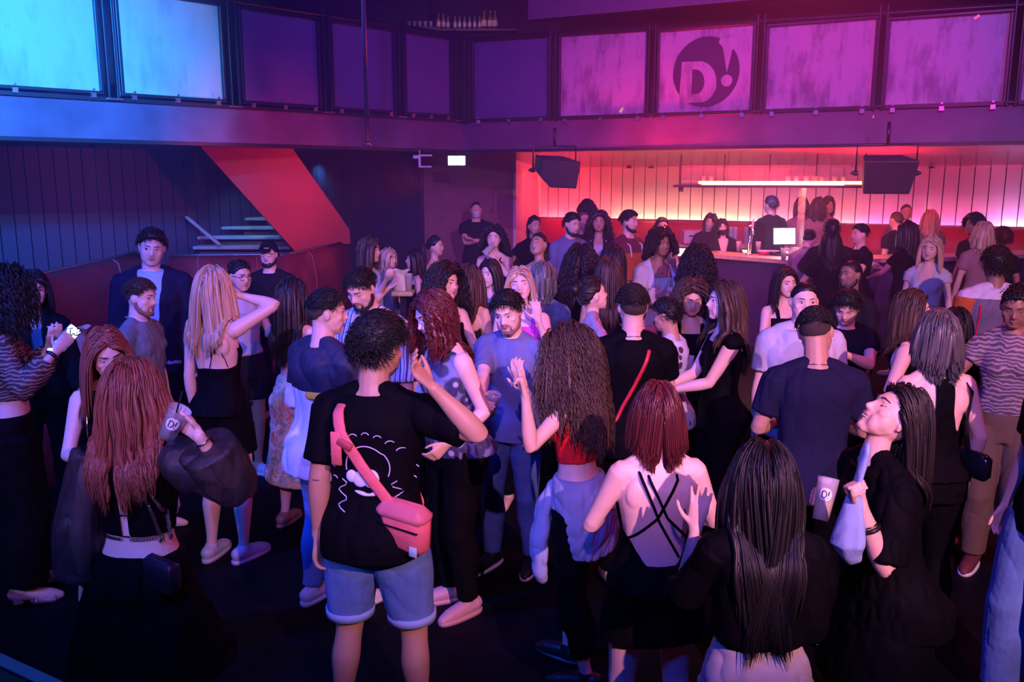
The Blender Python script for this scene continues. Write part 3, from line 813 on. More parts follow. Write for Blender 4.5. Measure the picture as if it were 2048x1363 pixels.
g = Geo(); a_, b_ = at(-60, 1270, 2.55), at(150, 1400, 2.55)
sa, sb = (lambda q: (q.x, q.y))(at(-40, 1296, -(CH - .9) / elev(1296))), (lambda q: (q.x, q.y))(at(112, 1366, -(CH - .9) / elev(1366)))
SE = Line(sa, sb); SE.box(g, -2, 1.2, .0, .9, 0, 1.2); struct(g, 'floor_stage', mat('stage_black', (.008, .008, .012), .5))
g = Geo(); SE.box(g, -2, 1.2, .885, .905, -.012, .03); struct(g, 'trim_6', mat('stage_edge', (.22, .22, .30), .35, .5))
for i_, (x_, y_, z_) in enumerate(((-3.4, -3.0, 4.8), (-.3, -3.0, 4.8), (2.4, -3.0, 4.8))):     # unseen lamp boxes; flaps added to keep light off legs and balcony
    g = Geo(); g.box((x_, y_ - .36, z_), (.5, .3, .4)); g.tube([(x_, y_ - .35, z_ + .18), (x_, y_ - .35, 6.5)], .025, 8, round_ends=False)
    for (ya, za), (yb, zb2) in (((y_ - .1, z_ - .25), (y_ + .9, z_ - (.60, .55, .64)[i_])), ((y_ - .1, z_ + .25), (y_ + .9, z_ - .130))):
        g.add([(x_ + sx, yy, zz + dz) for sx in (-1.1, 1.1) for yy, zz in ((ya, za), (yb, zb2)) for dz in (0, .012 if za > z_ else -.012)], [(0, 1, 3, 2), (4, 6, 7, 5), (0, 2, 6, 4), (1, 5, 7, 3), (0, 4, 5, 1), (2, 3, 7, 6)])
    struct(g, 'trim_%d' % (7 + i_), black)
# balcony fascias, decks, undersides
LX = Line((-4.89 - 4.18 * .9, 8.7 - 4.3 * .9), (-.71, 13.0)); RX = Line((-.71, 13.0), (-.71 + 6.25 * 1.45, 13 - 3.2 * 1.45))
g = Geo(); LX.box(g, -1.2, LX.L, ZF, ZB - .01, -.22, 0); struct(g, 'wall_balcony_left', fasc)
g = Geo(); RX.box(g, 0, RX.L, ZF, ZB - .01, -.22, 0); struct(g, 'wall_balcony_rear', fasc)
for Ln, nm, t0, s1 in ((LX, 'trim_1', -1.2, LX.L + .02), (RX, 'trim_2', 0, RX.L)):
    g = Geo(); Ln.box(g, t0, s1, ZF - .035, ZF + .005, -.25, .02); Ln.box(g, t0, s1, ZB - .01, ZB + .03, -.1, .03); struct(g, nm, steel)
def slab(name, Ln, t0, t1, dep, zf, zb, m, th=.1):
    a, b, c, d = Ln.p(t0, -.2), Ln.p(t1, -.2), Ln.p(t1, -dep), Ln.p(t0, -dep)
    v = [(a.x, a.y, zf), (b.x, b.y, zf), (c.x, c.y, zb), (d.x, d.y, zb)]; v += [(x, y, z + th) for x, y, z in v]
    return struct(Geo().add(v, [(3, 2, 1, 0), (4, 5, 6, 7), (0, 1, 5, 4), (1, 2, 6, 5), (2, 3, 7, 6), (3, 0, 4, 7)]), name, m)
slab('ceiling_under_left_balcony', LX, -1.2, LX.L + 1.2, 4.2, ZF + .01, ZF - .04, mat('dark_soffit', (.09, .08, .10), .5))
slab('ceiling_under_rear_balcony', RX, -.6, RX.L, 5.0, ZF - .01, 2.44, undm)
# upstairs back walls
g = Geo(); LX.box(g, -1, LX.L + 3, ZB, 6.5, -4.4, -4.2); struct(g, 'wall_upper_left', mat('upper_wall', (.13, .11, .15), .7))
g = Geo(); RX.box(g, -1, RX.L, ZB, 6.5, -5.2, -5.0); struct(g, 'wall_upper_rear', MATS['upper_wall'])
g = Geo(); RX.box(g, .6, RX.L, 4.62, 5.6, -1.1, -.9); struct(g, 'trim_3', mat('upper_beam', (.30, .26, .30), .6))

# balcony panels
def panel(Ln, px0, px1, sheet, label, zt=ZT, dark=False, zb=ZB + .05):
    t0, t1 = Ln.t_at(px0, 3.5), Ln.t_at(px1, 3.5)
    r = empty('balcony_screen', Ln.p((t0 + t1) / 2, 0, zb), math.atan2(Ln.d.y, Ln.d.x), label, 'screen panel')
    M = Matrix.Translation(r.location) @ Ln.R.to_4x4(); iM = M.inverted(); W_ = t1 - t0; H = zt - zb
    g = Geo().box((0, .03, H / 2), (W_, .012, H)); sh = g.obj('sheet', sheet, r, False)
    b = .035
    for nm, c, d in (('frame_rail', (0, 0, H - b / 2), (W_, .05, b)), ('frame_rail', (0, 0, b / 2), (W_, .05, b)),
                     ('frame_stile', (-W_ / 2 + b / 2, 0, H / 2), (b, .05, H - 2 * b)), ('frame_stile', (W_ / 2 - b / 2, 0, H / 2), (b, .05, H - 2 * b))):
        Geo().bbox(c, d, .006).obj(nm, steel, r, False)
    for i in range(3):
        x = -W_ / 2 + .12 + i * (W_ - .24) / 2
        gg = Geo().box((x, -.035, -.01), (.05, .03, .05)); gg.lathe([(.001, 0), (.012, 0), (.012, .018), (.001, .018)], (x, -.05, .045), 8, Euler((PI / 2, 0, 0)).to_matrix()); gg.obj('bracket', mat('zinc', (.45, .45, .48), .3, .9), r, False)
    return r, t0, t1, W_, H
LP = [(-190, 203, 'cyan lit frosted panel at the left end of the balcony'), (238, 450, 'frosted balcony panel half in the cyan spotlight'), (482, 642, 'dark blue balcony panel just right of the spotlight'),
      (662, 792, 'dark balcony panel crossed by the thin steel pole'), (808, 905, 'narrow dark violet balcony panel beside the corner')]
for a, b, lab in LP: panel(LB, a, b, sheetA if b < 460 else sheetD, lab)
for px in (220, 466, 652, 800, 912):
    t = LB.t_at(px, 3.5)
    r = empty('balcony_post', LB.p(t, .02, ZB), math.atan2(LB.d.y, LB.d.x), {220: 'steel post pair between the two cyan lit panels', 466: 'steel post at the right edge of the spotlit panel', 652: 'steel post left of the thin pole on the dark balcony', 800: 'steel post right of the thin pole on the dark balcony', 912: 'last steel post of the left balcony by the corner'}[px], 'post')
    for sx in (-.045, .045): Geo().bbox((sx, 0, .62), (.022, .06, 1.24), .004).obj('upright', steel, r, False)
    Geo().bbox((0, .01, .01), (.16, .10, .02), .004).obj('base_plate', MATS['zinc'], r, False)
RPn = [(944, 1100, 'violet grey panel next to the balcony corner'), (1116, 1296, 'magenta grey panel left of the emblem panel'), (1312, 1508, 'panel with the round D! emblem'), (1528, 1752, 'stained pink panel right of the emblem'), (1768, 2018, 'wide stained violet panel at the right end'), (2040, 2250, 'dim blue panel cut by the right image edge')]
zts = [4.26, 4.24, 4.20, 4.16, 4.13, 4.13]
for (a, b, lab), zt in zip(RPn, zts):
    R = panel(RB, a, b, sheetD if a < 1000 else sheetB, lab, zt, zb=ZB - (a > 1000) * .02)
    if a < 1000: R[0].children[0].data.materials[0] = sheetB
    if 'emblem' in lab and 'round' in lab:
        root, t0, t1, W_, H = R; tm = (t0 + t1) / 2; zb = root.location.z
        def loc(px, py): t, z = RB.hit(px, py, 0); return (t - tm, z - zb)
        def flat(poly, y0, y1, name, m, hole=None):
            bm = bmesh.new()
            def rg(pp): return [bm.verts.new((x, y0, z)) for x, z in pp]
            A = rg(poly); ed = [bm.edges.new((A[i], A[(i + 1) % len(A)])) for i in range(len(A))]
            if hole: B = rg(hole); ed += [bm.edges.new((B[i], B[(i + 1) % len(B)])) for i in range(len(B))]
            bmesh.ops.triangle_fill(bm, edges=ed, use_beauty=True)
            ret = bmesh.ops.extrude_face_region(bm, geom=bm.faces[:]); bmesh.ops.translate(bm, vec=(0, y1 - y0, 0), verts=[v for v in ret['geom'] if isinstance(v, bmesh.types.BMVert)])
            bmesh.ops.recalc_face_normals(bm, faces=bm.faces[:])
            me = bpy.data.meshes.new(name); bm.to_mesh(me); bm.free(); me.materials.append(m); return link(me, name, root)
        cx, cz = loc(1410.6, 143.6); ex = loc(1478, 143.6)[0] - cx; ez = loc(1410.6, 72.5)[1] - cz
        flat([(cx + ex * math.cos(a), cz + ez * math.sin(a)) for a in np.linspace(0, 2 * PI, 64, endpoint=False)], .0235, .020, 'emblem_disc', mat('emblem_purple', (.085, .05, .10), .5))
        Dp = [(1363, 123.5)] + [(1399 + 33 * math.sin(a), 162 - 40 * math.cos(a) + (a > 1.6) * 2.5) for a in np.linspace(0, PI * .93, 20)] + [(1396, 204.5), (1376, 205.5), (1357, 208)]
        Dh = [(1383.5, 138.6)] + [(1391 + 17 * math.sin(a), 163 - 24.6 * math.cos(a)) for a in np.linspace(0, PI, 14)] + [(1382, 188)]
        flat([loc(*p) for p in Dp], .0195, .0165, 'letter_d', sheetB, [loc(*p) for p in Dh])
        Ex = [(1437, 85), (1438, 79.5), (1442, 75), (1475, 73), (1480, 99), (1467, 97), (1464, 99), (1453, 144.5), (1444.5, 93), (1441, 89.5)]
        flat([loc(*p) for p in Ex], .0195, .0165, 'exclamation_stroke', sheetB)
        dc = loc(1452.6, 160.7); dr = loc(1464, 160.7)[0] - dc[0]
        flat([(dc[0] + dr * math.cos(a), dc[1] + dr * 1.0 * math.sin(a)) for a in np.linspace(0, 2 * PI, 28, endpoint=False)], .0195, .0165, 'exclamation_dot', sheetB)
for px, lab in ((928, 'corner post where the two balconies meet'), (1108, 'post between the two plain violet panels'), (1304, 'post left of the emblem panel'), (1519, 'post right of the emblem panel'), (1760, 'post between the two stained right hand panels'), (2029, 'post at the far right of the balcony')):
    t = RB.t_at(px, 3.5); r = empty('balcony_post', RB.p(t, .02, ZB), math.atan2(RB.d.y, RB.d.x), lab, 'post')
    for sx in (-.04, .04): Geo().bbox((sx, 0, .55), (.02, .06, 1.16), .004).obj('upright', steel, r, False)
    Geo().bbox((0, .01, .01), (.14, .10, .02), .004).obj('base_plate', steel, r, False)
# top rails
for Ln, nm, a, b, z in ((LX, 'trim_4', -1, LX.L, ZT + .03), (RX, 'trim_5', 0, RX.L, 4.26)):
    g = Geo(); p, q = Ln.p(a, .0, z), Ln.p(b, 0, z - (.15 if Ln is RX else 0)); g.tube([p, q], .035, 10); struct(g, nm, steel, True)
# thin pole in front of the left balcony
g = Geo(); a, b = at(735, 285, 9.6), None; g.tube([(a.x, a.y, 2.68), (a.x, a.y, 6.5)], .024, 10, round_ends=False)
o = g.obj('support_pole', mat('grey_steel', (.25, .25, .28), .3, .8)); tag(o, 'thin vertical steel pole in front of the left balcony', 'pole')
Geo().bbox((a.x, a.y, 2.70), (.09, .09, .04), .005).obj('pole_foot', steel, o)

# slatted walls under the balconies
def slats(Ln, name, z0, z1, w, gap, m, t0=0, t1=None, dep=.05, n0=0):
    t1 = Ln.L if t1 is None else t1; g = Geo(); n = max(1, int((t1 - t0) / w))
    for i in range(n): Ln.box(g, t0 + i * w + gap / 2, t0 + (i + 1) * w - gap / 2, z0, z1, n0, n0 + dep)
    Ln.box(g, t0, t1, z0, z1, n0 - .12, n0 - .02); return struct(g, name, m)
pa, pb = at(-40, 400, 10.6), at(703, 400, 14.6)
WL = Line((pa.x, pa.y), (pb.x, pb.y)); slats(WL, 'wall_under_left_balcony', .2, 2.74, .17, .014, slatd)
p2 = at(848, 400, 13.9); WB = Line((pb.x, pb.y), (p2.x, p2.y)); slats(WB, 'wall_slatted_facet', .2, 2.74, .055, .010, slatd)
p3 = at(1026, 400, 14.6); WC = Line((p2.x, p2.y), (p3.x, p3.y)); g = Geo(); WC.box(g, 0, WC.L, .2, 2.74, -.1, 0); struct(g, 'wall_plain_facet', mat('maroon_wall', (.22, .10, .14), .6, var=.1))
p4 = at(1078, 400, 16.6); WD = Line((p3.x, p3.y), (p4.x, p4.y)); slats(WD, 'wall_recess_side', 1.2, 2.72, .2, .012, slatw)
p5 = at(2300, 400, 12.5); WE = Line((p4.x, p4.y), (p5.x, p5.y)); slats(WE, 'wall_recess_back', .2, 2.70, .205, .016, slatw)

# banquettes ----------------------------------------------------
def banquette(pts, zt, label, seat=True, z0=0.):
    """upholstered back following a ground polyline, padded sections"""
    r = empty('banquette', (*pts[0], z0), 0, label, 'sofa'); P = [Vector((x, y, 0)) for x, y in pts]; o = P[0]
    ang = []
    def off(i, n):
        a = P[max(i - 1, 0)]; b = P[min(i + 1, len(P) - 1)]; d = (b - a).normalized(); return P[i] + Vector((d.y, -d.x, 0)) * n - o
    prof = [(-.18, 0), (-.18, zt - z0 - .03), (-.15, zt - z0), (-.05, zt - z0), (0, zt - z0 - .04), (.045, zt - z0 - .3), (.06, .6), (.06, 0)]
    v = [(*off(i, n).xy, z) for i in range(len(P)) for n, z in prof]; k = len(prof); g = Geo(); g.rings_raw(np.array(v), len(P), k); g.obj('backrest', red_leather if seat or z0 < .1 else mat('lit_red_leatherette', (.60, .04, .05), .4, bump=.15, bscale=5), r)  # rear backrest: brighter copy of the red leatherette, its glow put into the colour
    if seat:
        pr = [(.06, 0), (.06, .44), (.10, .47), (.52, .47), (.56, .43), (.56, 0)]
        v = [(*off(i, n).xy, z) for i in range(len(P)) for n, z in pr]; g = Geo(); g.rings_raw(np.array(v), len(P), len(pr)); g.obj('seat', red_leather, r)
    g = Geo(); g.tube([off(i, -.1) + Vector((0, 0, zt - z0 + .012)) for i in range(len(P))], .018, 6, round_ends=False); g.obj('top_rail', mat('rail_metal', (.5, .5, .55), .25, .9), r)
    for i in range(1, len(P) - 1, 2):
        Geo().tube([off(i, n + .006) + Vector((0, 0, z)) for n, z in prof[3:]], .006, 5).obj('seam', mat('seam', (.5, .12, .14), .5), r)
    return r
def gl(lst, z): return [(lambda q: (q.x, q.y))(at(px, py, (z - CH) / elev(py))) for px, py in lst]
def dens2(P, n=4):
    q = []
    for a, b in zip(P, P[1:]): q += [(lerp(a[0], b[0], i / n), lerp(a[1], b[1], i / n)) for i in range(n)]
    return q + [P[-1]]
banquette(dens2(gl([(-60, 590), (90, 553), (290, 506)], 1.5), 3), 1.5, 'long red padded banquette at the left edge behind the guests', True)
banquette(dens2(gl([(335, 514), (572, 512)], 1.5), 4), 1.5, 'red banquette in front of the blue lit stairs', False)
banquette(dens2(gl([(578, 513), (697, 487)], 1.5), 3), 1.5, 'red banquette under the foot of the red stair side', False)
t = WE
def wepts(z, n): return [tuple(WE.p(i * WE.L / 12, n).xy) for i in range(13)]
banquette(wepts(1.6, .35), 1.62, 'long red banquette along the glowing slatted wall', False, .2)

# stairs --------------------------------------------------------
r = empty('staircase', at(560, 560, 12.2) - Vector((0, 0, at(560, 560, 12.2).z)), 0, 'red sided staircase with blue lit treads rising to the balcony', 'stairs'); o = r.location
SL = Line((at(400, 290, 11.2).x, 11.2), (at(697, 290, 12.0).x, 12.0))
g = Geo(); SL.poly(g, [SL.hit(x, y) for x, y in ((398, 291), (590, 503), (699, 486), (697, 458), (578, 289))], -.05, .05)
g.V = [v - np.array(o) for v in g.V]; g.obj('side_panel', red_paint, r, False)
tread = mat('blue_grey_tread', (.42, .46, .50), .4, var=.15)
for i, (x0, x1, y) in enumerate(((392, 584, 494), (400, 572, 474), (412, 556, 455), (428, 540, 437), (446, 524, 420), (466, 508, 405))):
    D = 12.4 + i * .28; a, b = at(x0, y, D), at(x1, y, D); c = (a + b) / 2
    Geo().bbox(c - o, (abs(b.x - a.x), .27, .045), .008).obj('tread', tread, r, False)
    Geo().box(c - o + Vector((0, .13, -.08)), (abs(b.x - a.x), .012, .12)).obj('riser', mat('dark_riser', (.20, .24, .28), .6), r, False)
a, b = at(376, 436, 12.3), at(436, 486, 12.2)
Geo().tube([a - o, b - o], .045, 8, flat=.5).obj('stringer', tread, r)
for y0 in (336,):
    pass
# downlights under the balcony edge
for px, py, D, lab in ((184, 289, 9.9, 'recessed downlight under the left balcony, far left one'), (391, 296, 11.2, 'recessed downlight above the red stair side'), (667, 303, 13.2, 'recessed downlight left of the close pair by the stairs'), (709, 299, 13.0, 'recessed downlight right of the close pair by the stairs'), (811, 304, 13.5, 'recessed downlight beside the hanging fixture'),
                       (1258, 333, 15.4, 'recessed downlight above the man in orange overalls'), (1302, 333, 15.3, 'recessed downlight left of the glowing bar shelf'), (1862, 343, 13.6, 'recessed downlight right of the right loudspeaker')):
    p = at(px, py, D); p.z = 2.685 if D < 14 else 2.52
    if px == 1862: p.z = 2.50
    r = empty('downlight', p, 0, lab, 'lamp')
    Geo().lathe([(.055, 0), (.055, .012), (.036, .012), (.032, .05), (.002, .05)], (0, 0, -.01), 16).obj('bezel', steel, r)
    Geo().lathe([(.001, 0), (.032, 0), (.032, .006), (.001, .006)], (0, 0, .0), 16).obj('lens', mat('downlight_lens', (1, 1, 1), .3, emit=(1, .85, .6), es=6), r)
    l = bpy.data.lights.new('downlight_beam', 'SPOT'); l.energy = 40; l.color = (1, .75, .5); l.spot_size = math.radians(24); l.spot_blend = .8; l.shadow_soft_size = .03
    q = bpy.data.objects.new('downlight_beam', l); COL.objects.link(q); q.location = p + Vector((0, 0, -.03)); q.parent = None

# exit sign and hanging fixture, loudspeakers
p = at(913, 321, 12.4); r = empty('exit_sign', p, .05, 'small glowing white blue emergency sign under the balcony corner', 'sign')
Geo().bbox((0, 0, 0), (.255, .05, .145), .01).obj('housing', mat('sign_housing', (.1, .45, .5), .4), r, False)
Geo().bbox((-.058, -.027, 0), (.112, .01, .122), .004).obj('lit_panel', mat('sign_glow', (1, 1, 1), .4, emit=(.45, .92, 1.), es=7), r, False)
Geo().bbox((.060, -.027, 0), (.116, .01, .122), .004).obj('lit_panel', MATS['sign_glow'], r, False)
Geo().tube([(0, 0, .07), (0, 0, 2.72 - p.z)], .008, 6, round_ends=False).obj('hanger', steel, r)
p = at(848, 322, 12.2); r = empty('ceiling_bracket', p, 0, 'pale square metal bracket hanging left of the glowing sign', 'bracket')
wm = mat('white_metal', (.75, .78, .8), .4)
Geo().bbox((-.06, 0, 0), (.03, .03, .17), .004).obj('upright', wm, r, False)
Geo().bbox((.03, 0, .075), (.16, .03, .025), .004).obj('crossbar', wm, r, False)
Geo().bbox((.03, 0, -.075), (.15, .03, .022), .004).obj('crossbar', wm, r, False)
Geo().bbox((-.11, 0, .055), (.08, .04, .05), .01).obj('clamp', wm, r, False)
Geo().tube([(-.06, 0, .08), (-.06, 0, 2.72 - p.z)], .008, 6, round_ends=False).obj('hanger', wm, r)

def speaker(px, py, D, w, h, dep, yaw, tilt, label, wedge):
    p = at(px, py, D); r = empty('loudspeaker', p, yaw, label, 'loudspeaker'); x, z = w / 2, h / 2
    cab = mat('speaker_black', (.045, .040, .045), .55, bump=.2, bscale=90)
    f = [(-x, -z), (x, -z), (x, z), (-x, z)]
    if wedge: f = [(-x * .45, -z), (x * .92, -z * 1.1), (x, z * .9), (-x, z), (-x, -z * .25)]
    else: f = [(-x * .9, -z), (x * .8, -z), (x, z), (-x, z)]
    R = Euler((tilt, 0, 0)).to_matrix(); k = len(f)
    v = [R @ Vector((a, -dep / 2, b)) for a, b in f] + [R @ Vector((a * .75, dep / 2, b * .85)) for a, b in f]
    o = Geo().add([tuple(q) for q in v], [tuple(range(k)), tuple(range(k, 2 * k))[::-1]] + [((i + 1) % k, i, i + k, (i + 1) % k + k) for i in range(k)]).obj('cabinet', cab, r, False)
    bv = o.modifiers.new('b', 'BEVEL'); bv.width = .012; bv.segments = 2
    g = Geo(); c = sum((Vector((a, 0, b)) for a, b in f), Vector()) / k
    v = [R @ (Vector((lerp(c.x, a, .92), -dep / 2 - .008, lerp(c.z, b, .90)))) for a, b in f]; v2 = [q + R @ Vector((0, .012, 0)) for q in v]
    g.add([tuple(q) for q in v + v2], [tuple(range(k)), tuple(range(k, 2 * k))[::-1]] + [((i + 1) % k, i, i + k, (i + 1) % k + k) for i in range(k)]).obj('grille', mat('speaker_grille', (.06, .05, .055), .45, .3, bump=.6, bscale=250), r, False)
    for sx in (-1, 1): 
        Geo().lathe([(.001, 0), (.026, 0), (.026, .05), (.014, .05), (.014, .075), (.001, .075)], (sx * (x + .01), 0, 0), 10, Euler((0, sx * PI / 2, 0)).to_matrix()).obj('bracket_knob', steel, r, False)
    Geo().tube([(-x - .03, 0, 0), (-x - .03, 0, z + .12), (x + .03, 0, z + .12), (x + .03, 0, 0)], .012, 6, round_ends=False).obj('yoke', steel, r)
    Geo().tube([(0, 0, z + .12), (0, 0, max(z + .2, ZF + .2 - p.z))], .02, 8, round_ends=False).obj('hanger', steel, r)
speaker(1109, 340, 10.9, .50, .33, .40, .35, .25, 'black wedge loudspeaker hung left of the bar recess', True)
speaker(1771, 346, 9.7, .56, .36, .40, -.15, .25, 'black loudspeaker hung in front of the glowing bar shelf', False)

# bottles upstairs
sh = at(932, 60, 15.6)
o = Geo().bbox((sh.x, sh.y, sh.z - .02), (1.75, .3, .035), .006).obj('wall_shelf', mat('shelf_wood', (.12, .08, .1), .5), None, False); tag(o, 'long dark bottle shelf high up behind the balcony corner', 'shelf')
bl = [(878, .85, 0), (888, .85, 0), (897, .7, 1), (911, .8, 1), (920, .8, 1), (930, .82, 1), (940, .84, 1), (950, .84, 1), (960, .85, 1), (969, 1, 2), (981, 1, 2), (991, 1, 2)]
bg = [mat('bottle_amber', (.45, .25, .1), .12, trans=.3), mat('bottle_clear', (.5, .4, .5), .1, trans=.4), mat('bottle_brown', (.35, .18, .08), .12, trans=.3)]
first = {}
labs = ['amber bottle standing on the high shelf', 'slim clear bottle standing on the high shelf', 'large brown labelled bottle on the right of the high shelf']
for px, hgt, kd in bl:
    x = at(px, 50, 15.6).x
    if kd not in first:
        r = empty('bottle', (x, 15.5, sh.z), 0); h = .29 * hgt; rr = (.034, .028, .044)[kd]
        Geo().lathe([(.001, 0), (rr, 0), (rr, h * .55), (rr * .35, h * .72), (rr * .33, h * .95), (.001, h * .95)], k=12).obj('glass', bg[kd], r)
        Geo().lathe([(rr + .001, h * .14), (rr + .002, h * .15), (rr + .002, h * .45), (rr + .001, h * .46)], k=12, cap=False).obj('paper_label', mat('bottle_label', (.7, .55, .5), .6), r)
        Geo().lathe([(.001, h * .9), (rr * .4, h * .9), (rr * .4, h), (.001, h)], k=10).obj('bottle_cap', mat('bottle_cap', (.6, .5, .3), .3, .8), r); first[kd] = r
    else:
        s0 = first[kd]; r = s0.copy(); COL.objects.link(r); r.location = (x, 15.5, sh.z)
        for c in s0.children: d = c.copy(); COL.objects.link(d); d.parent = r
    tag(r, labs[kd], 'bottle', labs[kd].replace('bottle', 'bottles', 1))
gl0 = None
for i in range(5):
    x = at(822 + i * 10.7, 50, 15.9).x
    if gl0 is None: gl0 = r = empty('glass', (x, 15.6, sh.z + .04)); Geo().lathe([(.001, 0), (.024, 0), (.030, .10), (.027, .10), (.021, .006), (.001, .006)], k=12).obj('tumbler', mat('clear_glass', (.8, .85, .95), .08, trans=.5), r)
    else:
        r = gl0.copy(); COL.objects.link(r); r.location.x = x; d = gl0.children[0].copy(); COL.objects.link(d); d.parent = r
    tag(r, 'small glass in the row left of the high bottles', 'glass', 'glasses left of the high bottles')
x = at(845, 50, 15.9).x; o = Geo().bbox((x, 15.6, sh.z + .02), (.62, .2, .035), .006).obj('wall_shelf', MATS['shelf_wood'], None, False); tag(o, 'short shelf carrying small glasses left of the high bottles', 'shelf')

# confetti
for i, (px, py, D, rz) in enumerate(((1243, 220, 7.5, .5), (1954, 34, 7.0, .9), (430, 607, 5.2, -.2), (1747, 233, 8.6, .2))):
    R = Euler((.3, rz, .2)).to_matrix(); g = Geo(); p = at(px, py, D)
    g.add([tuple(R @ Vector(q)) for q in ((-.010, 0, -.022), (.010, 0, -.022), (.010, .003, 0), (.010, 0, .022), (-.010, 0, .022), (-.010, .003, 0), (-.010, .001, -.022), (.010, .001, -.022), (.010, .004, 0), (.010, .001, .022), (-.010, .001, .022), (-.010, .004, 0))],
          [(0, 1, 2, 5), (5, 2, 3, 4), (11, 8, 7, 6), (10, 9, 8, 11), (0, 6, 7, 1), (3, 9, 10, 4), (1, 7, 8, 2), (2, 8, 9, 3), (0, 5, 11, 6), (5, 4, 10, 11)])
    o = g.obj('confetti_piece', mat('yellow_confetti', (.85, .8, .25), .5, emit=(.9, .85, .3), es=0.), None, False); o.location = p
    if i == 3: o.scale = (.6,) * 3
    tag(o, ['yellow paper strip falling left of the emblem panel', 'yellow paper strip falling at the top right', 'pale paper strip caught in the blonde hair', 'tiny orange paper bit under the stained right panels'][i], 'confetti')

# ---------------------------------------------------------------- bar
bar_wood = mat('bar_top_wood', (.55, .38, .30), .28, var=.2, vscale=3, stretch=(1, 8, 1)); bar_front = mat('bar_front', (.045, .018, .09), .5, var=.2)
bt = 1.36
F = [Vector((*gl([(1385, 505)], bt)[0], 0)), Vector((*gl([(1592, 521)], bt)[0], 0)), Vector((*gl([(1975, 512)], bt)[0], 0)), Vector((*gl([(2120, 505)], bt)[0], 0))]
r = empty('bar_counter', (F[0].x, F[0].y, .2), 0, 'long bar counter with pale wooden top and dark front', 'bar counter'); o = Vector((F[0].x, F[0].y, .2))
def ext(P, n):
    out = []
    for i in range(len(P)):
        a = P[max(i - 1, 0)]; b = P[min(i + 1, len(P) - 1)]; d = (b - a).normalized(); out.append(P[i] + Vector((-d.y, d.x, 0)) * n)
    return out
B = ext(F, .55); v = []
for P_, z in ((F, bt - .05 - .2), (F, bt - .2), (B, bt - .2), (B, bt - .05 - .2)): v.append([(p.x - o.x, p.y - o.y, z) for p in P_])
k = len(F); vv = [v[q][i] for i in range(k) for q in range(4)]; Geo().rings_raw(np.array(vv), k, 4).obj('worktop', bar_wood, r, False)
F2, B2 = ext(F, .12), ext(F, .45)
vv = [(p.x - o.x, p.y - o.y, z) for i in range(k) for p, z in ((F2[i], 0), (F2[i], bt - .25), (B2[i], bt - .25), (B2[i], 0))]
Geo().rings_raw(np.array(vv), k, 4).obj('front_panel', bar_front, r, False)
# back bar shelf unit
bu = at(1462, 470, 13.6); r = empty('back_bar_unit', (bu.x, bu.y, .2), -.3, 'low back bar unit behind the bartenders with lit shelf edge', 'cabinet')
Geo().bbox((0, 0, .55), (2.3, .4, 1.1), .01).obj('body', bar_front, r, False)
Geo().bbox((0, -.02, 1.12), (2.36, .46, .04), .008).obj('worktop', bar_wood, r, False)
Geo().bbox((-.55, -.215, 1.02), (.9, .02, .12), .004).obj('lit_edge', mat('warm_edge', (1, .9, .7), .5, emit=(1, .62, .35), es=2.2), r, False)
Geo().bbox((.55, -.215, 1.02), (.9, .02, .12), .004).obj('lit_edge', MATS['warm_edge'], r, False)
# hanging glass rack with warm lamp strip
A, Bq = at(1348, 372, 11.6), at(1735, 372, 10.75); L_ = (Bq - A).length; rz = math.atan2(Bq.y - A.y, Bq.x - A.x); c = (A + Bq) / 2
r = empty('hanging_bar_shelf', (c.x, c.y, 2.245), rz, 'hanging glass rack with glowing orange strip above the bar', 'shelf')
Geo().bbox((0, .1, 0), (L_, .34, .03), .008).obj('shelf_board', mat('shelf_red', (.3, .06, .05), .4), r, False)
strip = mat('warm_strip', (1, .8, .5), .4, emit=(1, .30, .09), es=16)
Geo().bbox((.05, -.045, .028), (L_ - .62, .03, .022), .008).obj('light_strip', strip, r, False)
Geo().bbox((-L_ / 2 + .93, .05, .045), (1.25, .04, .035), .01).obj('light_strip', strip, r, False)
Geo().bbox((L_ / 2 - .45, .05, .045), (.8, .04, .035), .01).obj('light_strip', strip, r, False)
for i in range(5):
    x = lerp(-L_ / 2 + .04, L_ / 2 - .04, i / 4); Geo().tube([(x, .22, .0), (x, .22, .40)], .008, 6, round_ends=False).obj('hanger', steel, r)
Geo().bbox((0, .24, .14), (L_ - .1, .008, .25), .002).obj('glass_pane', mat('rack_glass', (.9, .8, .8), .05, trans=.92), r, False)
Geo().lathe([(.001, -.03), (.03, -.03), (.034, .03), (.001, .03)], (-L_ / 2 + .09, 0, -.04), 12).obj('lamp_head', black, r)
SHELF = (c.x, c.y, rz, L_)
first = None
for i in range(9):
    t = -L_ / 2 + [1.72, 1.80, 1.95, 2.05, .35, .45, 1.40, 1.5, 1.62][i]; p = Vector((c.x, c.y, 2.262)) + Matrix.Rotation(rz, 3, 'Z') @ Vector((t, .16, 0))
    if first is None: first = q = empty('glass', p); Geo().lathe([(.001, 0), (.030, 0), (.036, .11), (.033, .11), (.027, .008), (.001, .008)], k=12).obj('tumbler', mat('rack_tumbler', (.9, .6, .5), .08, trans=.6), q)
    else:
        q = first.copy(); COL.objects.link(q); q.location = p; d = first.children[0].copy(); COL.objects.link(d); d.parent = q
    tag(q, 'drinking glass upside down on the glowing hanging rack', 'glass', 'glasses on the glowing hanging rack')
# plexiglass divider
a = at(1601, 455, 11.35); o = Geo().bbox((a.x, a.y, bt + .45), (.01, .26, .9), .002).obj('divider_screen', mat('plexiglass', (.85, .8, .9), .05, alpha=.14), None, False); tag(o, 'clear upright plexiglass divider standing on the bar counter', 'screen')
